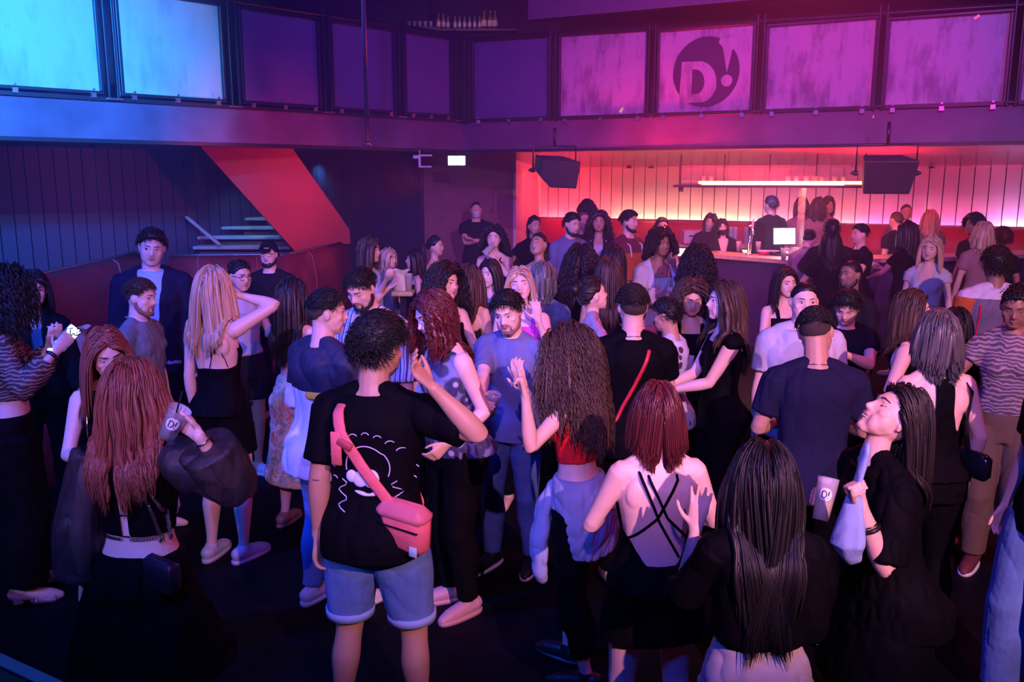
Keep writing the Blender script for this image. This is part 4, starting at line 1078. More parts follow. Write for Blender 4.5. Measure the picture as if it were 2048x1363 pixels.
# till monitor
a = at(1569, 472, 11.35); r = empty('till_monitor', (a.x, a.y, bt), .12, 'bright white blue till screen standing on the bar', 'monitor')
Geo().bbox((0, .015, a.z - bt), (.31, .022, .225), .008, Euler((-.12, 0, 0)).to_matrix()).obj('casing', black, r, False)
Geo().bbox((0, .0, a.z - bt), (.285, .008, .20), .003, Euler((-.12, 0, 0)).to_matrix()).obj('screen', mat('screen_glow', (1, 1, 1), .4, emit=(.70, .93, 1.), es=7), r, False)
Geo().bbox((0, .05, (a.z - bt) / 2 - .02), (.05, .03, a.z - bt), .006).obj('stand', black, r, False)
Geo().bbox((0, .05, .01), (.20, .14, .02), .006).obj('foot', black, r, False)
# beer tap tower
a = at(1499, 495, 11.45); r = empty('beer_tap', (a.x, a.y, bt), 0, 'chrome beer tap column beside the dark haired bartender', 'beer tap')
chrome = mat('chrome', (.8, .75, .8), .15, 1.)
Geo().lathe([(.05, 0), (.05, .02), (.026, .03), (.024, .36), (.03, .38), (.001, .40)], k=14).obj('column', chrome, r)
Geo().tube([(0, 0, .34), (0, -.12, .34), (0, -.13, .28)], .012, 8).obj('spout', chrome, r)
Geo().tube([(0, -.10, .35), (0, -.12, .47)], .012, 8).obj('handle', mat('tap_handle', (.7, .6, .7), .3), r)
# cup stacks, box, buckets
cupm = mat('clear_plastic', (.85, .85, .9), .12, alpha=.38); cupl = mat('cup_rim', (.85, .8, .85), .3)
first = None
for i, (px, py, nn) in enumerate(((1453, 450, 5), (1462, 450, 6), (1471, 450, 6), (1494, 450, 6), (1504, 450, 7), (1512, 450, 7), (1407, 432, 3), (1418, 432, 3))):
    D = 13.62 - (px - 1462) * .0022; p = at(px, py, D); p.z = 1.34
    q = empty('cup_stack', p)
    for j in range(nn): Geo().lathe([(.030, .0), (.040, .09), (.043, .095), (.039, .095), (.029, .002)], (0, 0, j * .035), 12, cap=False).obj('cup', cupm, q)
    tag(q, 'stack of clear plastic cups on the back bar', 'cup stack', 'plastic cup stacks on the back bar')
a = at(1392, 452, 13.75); o = Geo().bbox((a.x, a.y, 1.34 + .11), (.42, .3, .2), .01).obj('cardboard_box', mat('white_box', (.7, .55, .55), .7), None, False); tag(o, 'pale storage box left of the bartender with a white mask', 'box')
for sx in (-.1, .1): Geo().bbox((a.x + sx, a.y - .152, 1.34 + .13), (.07, .004, .025), .002).obj('hand_hole', black, o, False)
for px, lab, cl in ((1528, 'small red round tray bowl right of the beer tap', (.5, .05, .08)), (1548, 'dark bar mat holder left of the till screen', (.03, .03, .04))):
    a = at(px, 500, 11.5); r = empty('bowl', (a.x, a.y, bt), 0, lab, 'bowl'); Geo().lathe([(.001, 0), (.06, 0), (.085, .05), (.08, .052), (.056, .008), (.001, .008)], k=18).obj('dish', mat('bowl_%d' % px, cl, .3), r); Geo().lathe([(.082, .05), (.088, .055), (.082, .06)], k=18, cap=False).obj('rim', cupl, r)
# objects on the counter
def cup(loc, R=None, h=.13, r0=.028, r1=.038, liquid=None, fill=.6, label='clear plastic cup', straw=False, group=None, tint=None, badge=False, cat='cup', pm=None):
    e = empty('plastic_cup', loc, 0, label, cat, group)
    if R is not None: e.rotation_mode = 'QUATERNION'; e.rotation_quaternion = R
    Geo().lathe([(.001, 0), (r0, 0), (r1, h), (r1 + .002, h + .002), (r1 - .0015, h), (r0 - .0015, .002), (.001, .002)], k=20, cap=False).obj('cup_wall', pm or cupm, e)
    if liquid:
        rr = lambda z: lerp(r0, r1, z / h) - .002
        Geo().lathe([(.001, .003), (rr(.003), .003), (rr(h * fill), h * fill), (.001, h * fill)], k=20).obj('drink', liquid, e)
    if straw: Geo().tube([(.01, 0, .01), (-.02, .01, h * 1.5)], .003, 6).obj('straw', black, e)
    if badge:
        g = Geo(); rb = lerp(r0, r1, .62) + .0015; k2 = 9; v = []
        for i in range(k2):
            for j in range(k2):
                a, b = lerp(-1, 1, i / (k2 - 1)), lerp(-1, 1, j / (k2 - 1)); n_ = max(abs(a), abs(b)) / (math.hypot(a, b) + 1e-9); a *= n_; b *= n_
                an = a * .023 / rb - PI / 2; v.append((math.cos(an) * rb, math.sin(an) * rb, h * .6 + b * .023))
        g.add(v, [(i * k2 + j, (i + 1) * k2 + j, (i + 1) * k2 + j + 1, i * k2 + j + 1) for i in range(k2 - 1) for j in range(k2 - 1)]); g.obj('round_logo', mat('logo_white', (.85, .87, .9), .5), e)
        def arc(P, w): return Geo().tube([(math.cos(x * .023 / rb - PI / 2) * (rb + .0015), math.sin(x * .023 / rb - PI / 2) * (rb + .0015), h * .6 + z * .023) for x, z in P], w, 4, round_ends=False)
        arc([(-.45, .5), (-.45, -.5), (-.1, -.5), (.15, -.25), (.15, .25), (-.1, .5), (-.45, .5)], .0018).obj('logo_letter', black, e)
        arc([(.5, .6), (.42, -.1)], .0018).obj('logo_mark', black, e); arc([(.4, -.42), (.42, -.5)], .0022).obj('logo_dot', black, e)
    return e
cola = mat('cola', (.10, .02, .02), .1); clearl = mat('pale_drink', (.7, .7, .6), .1, trans=.5); yellow = mat('yellow_drink', (.75, .62, .08), .2)
for px, py, lq, lab, st in ((1567, 519, cola, 'dark drink in a tall cup under the till screen', True), (1581, 521, cola, 'brown drink with straw right of the dark cup', True), (1590, 517, clearl, 'pale drink at the right of the three cups by the till', False), (1477, 503, clearl, 'tall clear glass left of the beer tap', False), (1516, 504, clearl, 'short glass right of the beer tap foot', False)):
    D = (bt - CH) / elev(py); cup(at(px, py, D), None, .14, label=lab, liquid=lq, straw=st)

# little tables with pale paper bags ---------------------------------
def cocktail_table(px, py, D, zt, w, label):
    p = at(px, py, D); r = empty('cocktail_table', (p.x, p.y, 0), 0, label, 'table')
    Geo().bbox((0, 0, zt - .02), (w, w, .045), .01).obj('tabletop', mat('cream_laminate', (.72, .66, .38), .4), r, False)
    Geo().tube([(0, 0, .03), (0, 0, zt - .04)], .03, 10, round_ends=False).obj('column', steel, r); Geo().lathe([(.001, 0), (.22, 0), (.21, .02), (.04, .035), (.001, .035)], k=20).obj('foot_plate', steel, r)
    return p, zt
def paper_bag(x, y, z, s_, label, rz=0):
    r = empty('ice_bucket_bag', (x, y, z), rz, label, 'bag'); n, k = 9, 28; v = []
    for i in range(n):
        t = i / (n - 1)
        for j in range(k):
            a = 2 * PI * j / k; w = .085 + .012 * math.cos(2 * a) - .020 * math.exp(-((t - .78) / .12) ** 2) + .018 * max(0, t - .8) * 5 * (1 + .5 * math.sin(5 * a)); e = 4
            v.append((math.cos(a) * w * s_, math.sin(a) * w * .8 * s_, (t * .26 + .012 * math.sin(3 * a) * t) * s_))
    g = Geo().rings_raw(np.array(v), n, k, cap=False); g.add([(a * .96, b * .96, c + .002) for a, b, c in v][:k], [tuple(range(k))]); g.obj('bag_wall', mat('cream_paper', (.80, .76, .55), .7, bump=.3, bscale=20), r)
    Geo().tube([(v[(n - 1) * k + j][0], v[(n - 1) * k + j][1], v[(n - 1) * k + j][2]) for j in list(range(k)) + [0]], .006 * s_, 5, round_ends=False).obj('folded_rim', MATS['cream_paper'], r); return r
# ================================================================ materials for people
for i, (n_, c_) in enumerate((('skin_fair', (.86, .58, .47)), ('skin_light', (.74, .47, .36)), ('skin_tan', (.52, .30, .20)), ('skin_brown', (.30, .165, .11)), ('skin_dark', (.16, .085, .06)))):
    mat(n_, c_, .48, bump=.05, bscale=120, var=.06, vscale=9)
SKIN = [MATS[k] for k in ('skin_fair', 'skin_light', 'skin_tan', 'skin_brown', 'skin_dark')]
mat('eye_white', (.75, .72, .70), .2); mat('iris', (.04, .025, .018), .15); mat('lash', (.03, .02, .018), .6); mat('lips', (.42, .13, .13), .4); mat('lips_dark', (.28, .04, .07), .35)
def hm(n, c, r=.42): return mat('hair_' + n, c, r, var=.35, vscale=30, stretch=(1, 1, .12))
H_BLK, H_DK, H_BR, H_AUB, H_BLD, H_ASH, H_RED, H_GRN = hm('black', (.008, .007, .008), .5), hm('dark_brown', (.016, .010, .009), .5), hm('brown', (.060, .032, .022), .5), hm('auburn', (.30, .085, .05)), hm('blonde', (.58, .40, .26)), hm('ash_brown', (.10, .095, .10), .36), hm('red_brown', (.10, .018, .022), .36), hm('grey_green', (.13, .16, .16))
mat('hair_faded', (.045, .028, .026), .85, bump=.3, bscale=400, var=.3, vscale=200); H_SKIN = mat('fade_hair', (.10, .06, .05), .6)
BLK = mat('cloth_black', (.0035, .003, .005), .75, bump=.35, bscale=7); BLK2 = mat('cloth_charcoal', (.014, .014, .019), .8, bump=.3, bscale=8)
NAVY = mat('cloth_navy', (.014, .014, .042), .8, bump=.3, bscale=7); WHT = mat('cloth_white', (.52, .52, .58), .75, bump=.3, bscale=8); CRM = mat('cloth_cream', (.60, .52, .46), .8, bump=.4, bscale=7)
GRY = mat('cloth_grey', (.16, .19, .21), .8, bump=.3, bscale=8); DEN = mat('denim_blue', (.075, .13, .30), .8, bump=.4, bscale=14, var=.25, vscale=6); DENL = mat('denim_light', (.12, .22, .46), .8, bump=.4, bscale=12, var=.25, vscale=6)
CHM = mat('chambray', (.30, .35, .50), .75, bump=.4, bscale=9, var=.15); SHB = mat('shirt_blue', (.15, .17, .33), .75, bump=.35, bscale=9, var=.12); RED = mat('cloth_red', (.70, .02, .025), .7, bump=.2, bscale=30)
TEAL = mat('cloth_teal', (.35, .52, .52), .6, bump=.4, bscale=9); LBL = mat('cloth_sky', (.38, .58, .85), .7, bump=.3, bscale=8); ORG = mat('cloth_orange', (.50, .12, .03), .8, bump=.25); GRB = mat('cloth_slate', (.13, .12, .18), .8, bump=.3)
BLS = mat('cloth_steel_blue', (.10, .20, .32), .8, bump=.3, bscale=9, var=.3); SHEER = mat('sheer_black', (.03, .02, .025), .6, alpha=.82); MAG = mat('cloth_magenta', (.75, .08, .65), .6)
LEO = ramp_mat('leopard_print', [(0, (.03, .02, .02)), (.50, (.26, .15, .12)), (.58, (.04, .025, .025)), (.72, (.30, .18, .14))], tex='wave', scale=16)
LEO2 = ramp_mat('zebra_print', [(0, (.08, .06, .09)), (.45, (.34, .26, .30)), (.60, (.12, .09, .13)), (.8, (.36, .28, .32))], tex='wave', scale=13)
FLO = ramp_mat('floral_satin', [(0, (.70, .30, .06)), (.36, (.85, .62, .28)), (.46, (.25, .50, .40)), (.52, (.90, .78, .60)), (.62, (.70, .22, .10)), (.70, (.80, .80, .70))], tex='noise', scale=9, interp='LINEAR')
FLO2 = ramp_mat('floral_navy', [(0, (.60, .55, .62)), (.20, (.50, .48, .62)), (.30, (.05, .05, .12)), (.55, (.04, .04, .10)), (.7, (.20, .22, .40))], tex='voronoi', scale=15, interp='LINEAR')
STR = ramp_mat('blue_stripe', [(0, (.06, .09, .22)), (.30, (.62, .64, .70)), (.50, (.10, .14, .30)), (.62, (.66, .66, .72))], axis='X', tex='stripe', scale=26)
STR2 = ramp_mat('lilac_stripe', [(0, (.30, .26, .45)), (.35, (.68, .64, .74))], axis='Z', tex='stripe', scale=30)
CBL = ramp_mat('colour_block', [(0, (.70, .68, .74)), (.625, (.014, .014, .045))], axis='Z', scale=.5)
JKT = ramp_mat('colour_block_jacket', [(0, (.14, .13, .19)), (.645, (.62, .62, .72))], axis='Z', scale=.46)
SLV = mat('silver_chain', (.8, .8, .82), .18, 1.); GLD = mat('gold', (.8, .55, .25), .2, 1.); CRL = mat('coral_nylon', (.80, .16, .17), .6, bump=.25, bscale=25); RSTR = mat('red_strap', (.55, .02, .04), .5)
SHW = mat('sneaker_white', (.72, .74, .76), .5); SHB_ = mat('shoe_black', (.012, .012, .014), .4); MSKW = mat('mask_pale_blue', (.62, .68, .80), .7); INK = mat('tattoo_ink', (.04, .04, .06), .6)

# outfit helpers
def tee(p, m=BLK, sl=.55, z0=.86, infl=.014, name='t_shirt', **k): return p.garment(name, m, (z0, 1.465), infl, 1, (sl, sl), si=.016, sgrow=.016, flare0=.012, **k)
def shirt(p, m, sl=1.85, z0=.84, **k):
    o = p.garment('shirt', m, (z0, 1.48), .016, 1, (sl, sl), si=.015, sgrow=.002, flare0=.015, **k)
    g = Geo()
    for sg in (1, -1): g.tube([p.pose(V3(sg * .010, .050, 1.435), 1.45), p.pose(V3(sg * .050, .040, 1.475), 1.45), p.pose(V3(sg * .066, -.02, 1.50), 1.45), p.pose(V3(0, -.085, 1.505), 1.45)], [.010, .017, .016, .014], 8, flat=.5)
    g.obj('collar', m, o); return o
def trousers(p, m=BLK, zt=1.04, lg=1.96, li=.014, lgrow=.004, **k): return p.garment('trousers', m, (.83, zt), .010, 0, legs=(lg, lg), li=li, lgrow=lgrow, **k)
def shorts(p, m=DENL, zt=1.03, lg=.72, li=.022, **k):
    o = p.garment('shorts', m, (.83, zt), .014, 0, legs=(lg, lg), li=li, lgrow=.012, **k); return o
def top(p, m=BLK, z0=.98, z1=1.36, st=1, infl=.007, name='top', **k):
    o = p.garment(name, m, (z0, z1), infl, 0, **k)
    if st:
        for x in (.085, -.085): p.straps(m, [[(x * .95, 1.335, 1), (x, 1.42, .9), (x, 1.455, .0), (x, 1.42, -.9), (x * .9, 1.335, -1)]], .008 if st == 1 else .016, 'shoulder_strap', o)
    return o
def skirt(p, m=BLK, zt=1.06, zh=.62, fl=.12, **k): return p.garment('skirt', m, None, .012, 0, skirt=(zt, zh, fl), **k)
def dress(p, m=BLK, z1=1.34, zh=.66, fl=.05, st=1, infl=.008, **k):
    o = p.garment('dress', m, (.93, z1), infl, 0, skirt=(1.02, zh, fl), **k)
    if st:
        for x in (.085, -.085): p.straps(m, [[(x * .95, z1 - .01, 1), (x, 1.42, .9), (x, 1.455, .0), (x, 1.42, -.9), (x * .9, z1 - .01, -1)]], .006, 'shoulder_strap', o)
    return o
def held_cup(p, sg, label, liquid=None, straw=False, badge=False, h=.13, tilt=0, group=None, fill=.6, pm=None):
    f, u, n, _ = p.hand[sg]; c = p.wr[sg] + f * .085 + n * .050
    ax = (u + f * tilt).normalized(); X = n.cross(ax).normalized(); Y = ax.cross(X)
    R = Matrix((X, Y, ax)).transposed(); Rz = Matrix.Rotation(p.root.rotation_euler.z, 3, 'Z')
    Rw = (Rz @ R)
    if badge:       # turn the printed side toward the room's viewer
        a = Rw @ V3(0, 0, 1); w = p.W(c); v = (V3(0, 0, CH) - w); v = (v - a * v.dot(a)).normalized(); Yv = -v; Xv = Yv.cross(a); Rw = Matrix((Xv, Yv, a)).transposed()
    loc = p.W(c) - Rw @ V3(0, 0, h * .5)
    return cup(loc, Rw.to_quaternion(), h, label=label, liquid=liquid, straw=straw, badge=badge, group=group, fill=fill, pm=pm)
def held_phone(p, sg, label, glow=None):
    f, u, n, _ = p.hand[sg]; c = p.wr[sg] + f * .09 + n * .030; Rz = Matrix.Rotation(p.root.rotation_euler.z, 3, 'Z')
    R = Rz @ Matrix((u, f, u.cross(f))).transposed(); e = empty('phone', p.W(c), 0, label, 'phone'); e.rotation_mode = 'QUATERNION'; e.rotation_quaternion = R.to_quaternion()
    Geo().bbox((0, 0, 0), (.074, .150, .009), .006).obj('case', SHB_, e, False)
    s_ = 1 if (u.cross(f)).dot(n) < 0 else -1
    s_ = -s_ if False else s_
    Geo().bbox((0, 0, -s_ * -.0052), (.066, .138, .002), .002).obj('phone_screen', glow or mat('phone_dark_glass', (.02, .02, .03), .08), e, False)
    return e
def crossbody(p, m, label, sg=1, zb=.86, name='crossbody_bag', w=.010, back=-1, bag=None, cat='bag', flat=.35, bagsize=(.2, .07, .13), bs=-1):
    """strap over the shoulder on side sg, bag on the other hip (drawn on the back side)"""
    e = empty(name, p.root.location, p.root.rotation_euler.z, label, cat); e.scale = p.root.scale
    pts = [(-sg * .135, zb + .06, back), (-sg * .06, 1.10, back), (0, 1.22, back), (sg * .06, 1.36, back * 1.), (sg * .085, 1.43, back * .8), (sg * .088, 1.462, 0.), (sg * .075, 1.40, -back * .9), (0, 1.2, -back), (-sg * .12, 1.0, -back)]
    g = Geo(); g.tube([p.surf(x, z, fb, .022) for x, z, fb in p.dens(pts)], w, 8, flat=flat, up=(0, 1, 0)); g.obj('bag_strap', m, e)
    if bag is not False:
        q = p.surf(-sg * .13, zb, back, .04 + bagsize[1] * .5); Geo().bbox(q, bagsize, .025, Euler((0, 0, sg * .2 * back)).to_matrix()).obj('bag_body', bag or m, e)
        Geo().bbox(q + V3(0, back * (bagsize[1] * .5 + .002), bagsize[2] * .28), (bagsize[0] * .8, .006, .006), .002, Euler((0, 0, sg * .2 * back)).to_matrix()).obj('zip', SLV, e)
    return e
PEOPLE = {}
for _n, _m in MATS.items():
    if _n.startswith(('cloth_', 'denim', 'shirt_', 'chambray')): _m.node_tree.nodes['Principled BSDF'].inputs['Specular IOR Level'].default_value = .06
def P(key, label, px, py, D, face, sex='f', **k):
    eyes = k.pop('eyes', 'open'); fc = k.pop('fc', D < 11); gz = k.pop('gaze', 0.); lipc = k.pop('lipc', None)
    if D >= 7.64 and 'z0' not in k: k['z0'] = .2
    p = Person(px, py, D, face, label, sex, **k); p.gaze = gz
    p.build(eyes=eyes, face=fc, lipc=lipc); PEOPLE[key] = p
    return p
SPL = ((.12, .05), (.12, -.04)); WALK = ((.10, .14), (.11, -.10)); WIDE = ((.17, .02), (.17, .0))
# ---------------------------------------------------------------- front row
p = P('sling', 'person in a black printed t-shirt seen from behind, coral sling bag across the back', 762, 640, 3.45, 168, 'm', skin=2, build=1.06, head=(-24, -6, 4), lean=3,
      arms=(dict(px=(866, 775, 3.22), epx=(945, 890, 3.3), grip='relax'), dict(px=(636, 1075, 3.38), pole=(.3, -1, 0))), legs=WIDE)
p.hair('messy', H_BLK, seed=11, puff=.005); tee(p, BLK, .78, .85, .018, folds=.005); o = shorts(p, DENL, 1.0, .86, .022, folds=.004)
for sg in (1, -1):
    kn, hj = p.kn[sg], p.hipj[sg]; c = hj.lerp(kn, .87); Geo().tube([c + V3(0, 0, -.012), c + V3(0, 0, .022)], [.100, .100], 26, round_ends=False).obj('turn_up', mat('denim_cuff', (.30, .45, .70), .8), o)
p.shoes(SHB_)
g = Geo()
def onback(x, z, e=.029): return p.surf(x, z, -1, e)
ring_ = []
for a in np.linspace(-.4, PI * 1.05, 22): ring_.append(onback(math.cos(a) * .085 + .02, 1.205 + math.sin(a) * .085))
g.tube(ring_, .0028, 5)
for sx in (-1, 1):
    g.tube([onback(.02 + sx * (.105 - .020 * math.sin(i * 1.2)), 1.15 - i * .011) for i in range(12)], .0026, 5)
for i in range(13):
    a = lerp(-.35, PI + .35, i / 12); r0 = .155; c = (.02 + math.cos(a) * r0, 1.19 + math.sin(a) * r0 * .9)
    g.tube([onback(c[0] + math.cos(q) * .016, c[1] + math.sin(q) * .013) for q in np.linspace(.5, 2.8, 6)], .0022, 5)
prt = g.obj('shirt_print_lines', mat('print_lilac', (.62, .55, .75), .6), p.root)
g = Geo()
for x, z, r_ in ((-.012, 1.155, .030), (.030, 1.160, .036), (-.045, 1.165, .024)): c = onback(x, z, .022); g.ball(c, (r_, .010, r_ * 1.05))
g.tube([onback(x, 1.095 + abs(x - .02) * .25, .024) for x in np.linspace(-.03, .07, 8)], [.004, .008, .009, .007, .006, .009, .007, .004], 6); g.obj('shirt_print_blobs', mat('print_white', (.70, .75, .88), .6), p.root)
e = empty('sling_bag', p.root.location, p.root.rotation_euler.z, 'coral pink sling bag hanging on the back of the black printed t-shirt', 'bag'); e.scale = p.root.scale
g = Geo(); pts = [(.175, 1.00, -1), (.10, 1.08, -1), (.0, 1.22, -1), (-.07, 1.34, -1), (-.095, 1.42, -.85), (-.10, 1.47, -.1), (-.09, 1.40, .9), (0, 1.2, 1), (.15, 1.0, 1)]
g.tube([p.surf(x, z, fb, .045 if z < 1.44 else .04) for x, z, fb in p.dens(pts)], .024, 8, flat=.22, up=(0, 1, 0)); g.obj('bag_strap', CRL, e)
q = onback(-.088, 1.355, .052); Geo().bbox(q + V3(.0, 0, -.075), (.042, .010, .135), .004, Euler((.1, .04, 0)).to_matrix()).obj('strap_end', CRL, e); Geo().bbox(onback(-.052, 1.30, .050), (.062, .016, .030), .005, Euler((0, .5, 0)).to_matrix()).obj('buckle', mat('coral_dark', (.42, .06, .07), .5), e)
q = onback(.165, .985, .075) + V3(.0, -.0, 0); Rb = Euler((.05, .08, -.28)).to_matrix(); Geo().bbox(q, (.215, .095, .215), .045, Rb).obj('bag_body', CRL, e)
Geo().bbox(q + V3(0, -.010, .062), (.222, .104, .085), .035, Rb).obj('bag_flap', mat('coral_flap', (.70, .17, .20), .6, bump=.2, bscale=25), e)
Geo().bbox(q + Rb @ V3(.070, -.0505, -.062), (.034, .004, .040), .001, Rb).obj('brand_patch', mat('patch_teal', (.50, .68, .72), .6), e); Geo().tube([q + Rb @ V3(x, -.056, .018) for x in (-.09, 0, .09)], .003, 6).obj('zip', BLK, e)
g = Geo()
for i, z in enumerate((.62, .66)): t = z; g.ball(p.sh[-1].lerp(p.el[-1], 1).lerp(p.wr[-1], .02 + i * .14) + V3(0, -.036, 0), (.018, .006, .006))
g.obj('tattoo', INK, p.root)

p = P('bob', 'person with a burgundy bob in a black dress with crossed straps over a bare back', 1316, 772, 3.15, 186, 'f', skin=0, build=1.10, head=(-6, -8, 0),
      arms=(dict(t=(.17, .27, 1.12), pole=(1, -1.2, -.6), grip='relax'), dict(t=(.15, .28, 1.14), pole=(1, -1.2, -.6), grip='relax')), legs=((.13, .0), (.13, .02)))
p.hair('bob', H_RED, length=.20, seed=21)
dr = p.garment('dress', BLK, (.93, 1.33), .009, 0, skirt=(1.02, .69, .03), cutf=lambda x, y, z: (y < .03) & (z > 1.045 + 1.9 * np.clip(np.abs(x) - .06, 0, 1) ** 1.05) & (y < .02), folds=.003)
p.straps(BLK, [[(-.062, 1.455, -.0), (-.055, 1.40, -1), (.02, 1.24, -1), (.125, 1.13, -1)], [(.062, 1.455, -.0), (.055, 1.40, -1), (-.02, 1.24, -1), (-.125, 1.14, -1)]], .0055, 'back_strap', dr, .004)
p.straps(BLK, [[(-.095, 1.45, 0), (-.085, 1.40, -1), (-.01, 1.22, -1), (.075, 1.07, -1)]], .0055, 'back_strap', dr, .004); p.shoes(SHB_)

p = P('longdark', 'person with very long dark hair and beige high waisted bottoms at the bottom edge', 1528, 892, 2.55, 178, 'f', skin=1, build=1.0, head=(0, -14, 0),
      arms=(dict(t=(.15, .22, 1.10), pole=(.1, -1, -.4)), dict(t=(.20, .16, 1.40), pole=(.25, .0, -.9), grip='open', u=(1, .3, .2))), legs=SPL)
p.hair('long', H_BLK, length=.60, seed=31, spread=-.05); p.garment('blouse', BLK, (1.09, 1.44), .022, 1, (1.7, 1.25), si=.020, sgrow=.008, folds=.006, flare0=.02)
sk = p.garment('shorts', CRM, (.83, 1.10), .014, 0, legs=(.8, .8), li=.02, folds=.006); Geo().lathe([(.001, 0), (.013, 0), (.013, .004), (.001, .004)], p.surf(.115, .90, -1, .035), 14, Euler((PI / 2, 0, -.5)).to_matrix()).obj('button', SHB_, sk)

p = P('laugh', 'person laughing with head thrown back, black t-shirt, arm bent up clutching a pale jacket', 1828, 792, 2.92, -84, 'f', skin=1, build=1.08, head=(-4, 52, 0), lean=12, eyes='closed',
      arms=(dict(px=(1652, 1000, 3.05), pole=(.5, -.4, -1), grip='cup', u=(0, .2, 1)), dict(px=(1722, 1010, 2.72), epx=(1850, 1130, 2.75), grip='fist')), legs=SPL)
p.hair('long', H_DK, length=.34, seed=41, front=1.6); tee(p, BLK, .92, .84, .022, folds=.007); p.garment('skirt', BLK, None, .012, 0, skirt=(1.02, .60, .14)); p.shoes(SHB_)
g = Geo().tube([(-.018, .083, -.056), (0, .092, -.058), (.018, .083, -.056)], [.002, .005, .002], 6); g.xf(p.MH); g.obj('teeth', mat('teeth', (.85, .83, .80), .3), p.root)
p.cuff(-1, 1.70, GLD, .0035, 'bracelet'); p.cuff(-1, 1.64, SHB_, .009, 'watch_band'); CUPP = p
e = empty('denim_jacket', p.W(p.wr[-1]), 0, 'pale blue jacket bunched in the hand of the laughing person', 'jacket')
g = Geo(); w = p.wr[-1]; f, u, n, _ = p.hand[-1]
A_ = V3(-.01, -.03, .13); g.tube([w + f * .05, w + f * .06 + A_ * .6, w + f * .07 + A_], [.022, .030, .034], 12, flat=.5); g.tube([w + f * .06 + V3(0, 0, -.02), w + V3(.0, .03, -.06), w + V3(.0, .04, -.14), w + V3(0, .02, -.18)], [.028, .050, .062, .04], 16, flat=.6)
me = remesh(g, .006, 'cloth', mat('jacket_sky', (.30, .42, .72), .75, bump=.4, bscale=12), 2); v = coords(me); nn_ = normals(me); set_coords(me, v + nn_ * (hsin(v * np.array([1, 1, .4]), 40, 5) * .006)[:, None]); me.transform(Matrix.Scale(p.s, 4) @ Matrix.Translation(-w)); o = link(me, 'cloth', e); e.rotation_euler = (0, 0, p.root.rotation_euler.z)
held_cup(p, 1, 'clear plastic cup of yellow drink with a round white logo', yellow, badge=True, h=.15, fill=.52)

p = P('lace', 'person with long auburn hair from behind in a cropped black lace top and black skirt', 262, 728, 3.1, 172, 'f', skin=0, build=1.02, head=(-8, -6, 0),
      arms=(dict(px=(398, 872, 2.85), epx=(480, 985, 3.0), grip='cup', f=(-.75, .35, .45), u=(.3, .1, 1)), dict(t=(.24, -.02, .90), pole=(.4, -1, 0))), legs=SPL)
p.hair('long', H_AUB, length=.42, seed=51, wave=.01, spread=.02)
tp = p.garment('lace_top', BLK, (1.115, 1.44), .012, 1, cutf=lambda x, y, z: (y < 0) & (np.abs(x) < .013) & (z < 1.30), folds=.003)
p.garment('balloon_sleeve', SHEER, None, .0, 0, sleeves=(1.75, 1.85), si=.034, sgrow=.022, folds=.012)
g = Geo()
for i in range(30):
    x = lerp(-.125, .125, i / 29)
    if abs(x) < .016: continue
    c = p.surf(x, 1.108, -1, .012); g.tube([c + V3(math.cos(a) * .0055, 0, math.sin(a) * .0055) for a in np.linspace(0, 2 * PI, 9)], .0013, 4, round_ends=False)
g.obj('scalloped_trim', BLK, tp)
for z in (1.205, 1.12): Geo().tube([p.surf(-.016, z, -1, .014), p.surf(.016, z, -1, .014)], .0025, 5).obj('back_tie', BLK, tp)
p.garment('skirt', BLK, None, .014, 0, skirt=(1.03, .56, .32), folds=.016); p.cuff(1, 1.93, SLV, .003)
held_cup(p, 1, 'small clear cup with a round white logo held up beside the auburn hair', None, True, badge=True, h=.11)
e = empty('chain_handbag', p.root.location, p.root.rotation_euler.z, 'small black handbag on a silver chain hanging from the lace top shoulder', 'handbag'); e.scale = p.root.scale
g = Geo()
for off in (-.011, .011):
    pts = p.dens([(.130 + off, 1.10, -1), (.118 + off, 1.22, -1), (.100 + off, 1.36, -1), (.090 + off, 1.44, -.4), (.088 + off, 1.46, .3)]); q = [p.surf(x, z, fb, .030) for x, z, fb in pts]
    fine = [a.lerp(b, i / 3) for a, b in zip(q, q[1:]) for i in range(3)]
    for i, c in enumerate(fine):
        d = (fine[min(i + 1, len(fine) - 1)] - fine[max(i - 1, 0)]).normalized(); x = d.cross(V3(0, 1, 0)).normalized(); y = d.cross(x); sd = x if i % 2 else y
        g.tube([c + d * math.cos(a) * .0115 + sd * math.sin(a) * .0075 for a in np.linspace(0, 2 * PI, 9)], .0027, 4, round_ends=False)
g.obj('chain_strap', SLV, e); q = p.surf(.150, .99, -1, .06); Geo().bbox(q, (.15, .06, .14), .02, Euler((.1, .15, -.3)).to_matrix()).obj('bag_body', mat('bag_black', (.02, .015, .03), .35), e); Geo().bbox(q + V3(0, -.033, .02), (.13, .01, .08), .006, Euler((.1, .15, -.3)).to_matrix()).obj('bag_flap', MATS['bag_black'], e)

p = P('auburn', 'person with auburn hair looking down, half hidden behind the lace top wearer', 208, 668, 3.95, 22, 'f', skin=0, head=(10, -20, 6), eyes='closed', arms=('drink', 'down'))
p.hair('long', H_AUB, length=.38, seed=61); top(p, BLK, .9, 1.40, 2); trousers(p)
e = empty('chain_strap_bag', p.root.location, p.root.rotation_euler.z, 'dark bag on a silver chain worn by the person looking down', 'handbag'); e.scale = p.root.scale
g = Geo(); q = [p.surf(x, z, fb, .03) for x, z, fb in p.dens([(.12, 1.1, 1), (.12, 1.3, 1), (.115, 1.42, .8), (.112, 1.47, 0), (.11, 1.40, -1), (.12, 1.1, -1)])]; g.tube(q, .005, 6); g.obj('chain_strap', SLV, e); Geo().bbox(p.surf(.17, 1.02, .3, .09), (.08, .18, .13), .02).obj('bag_body', MATS['bag_black'], e)

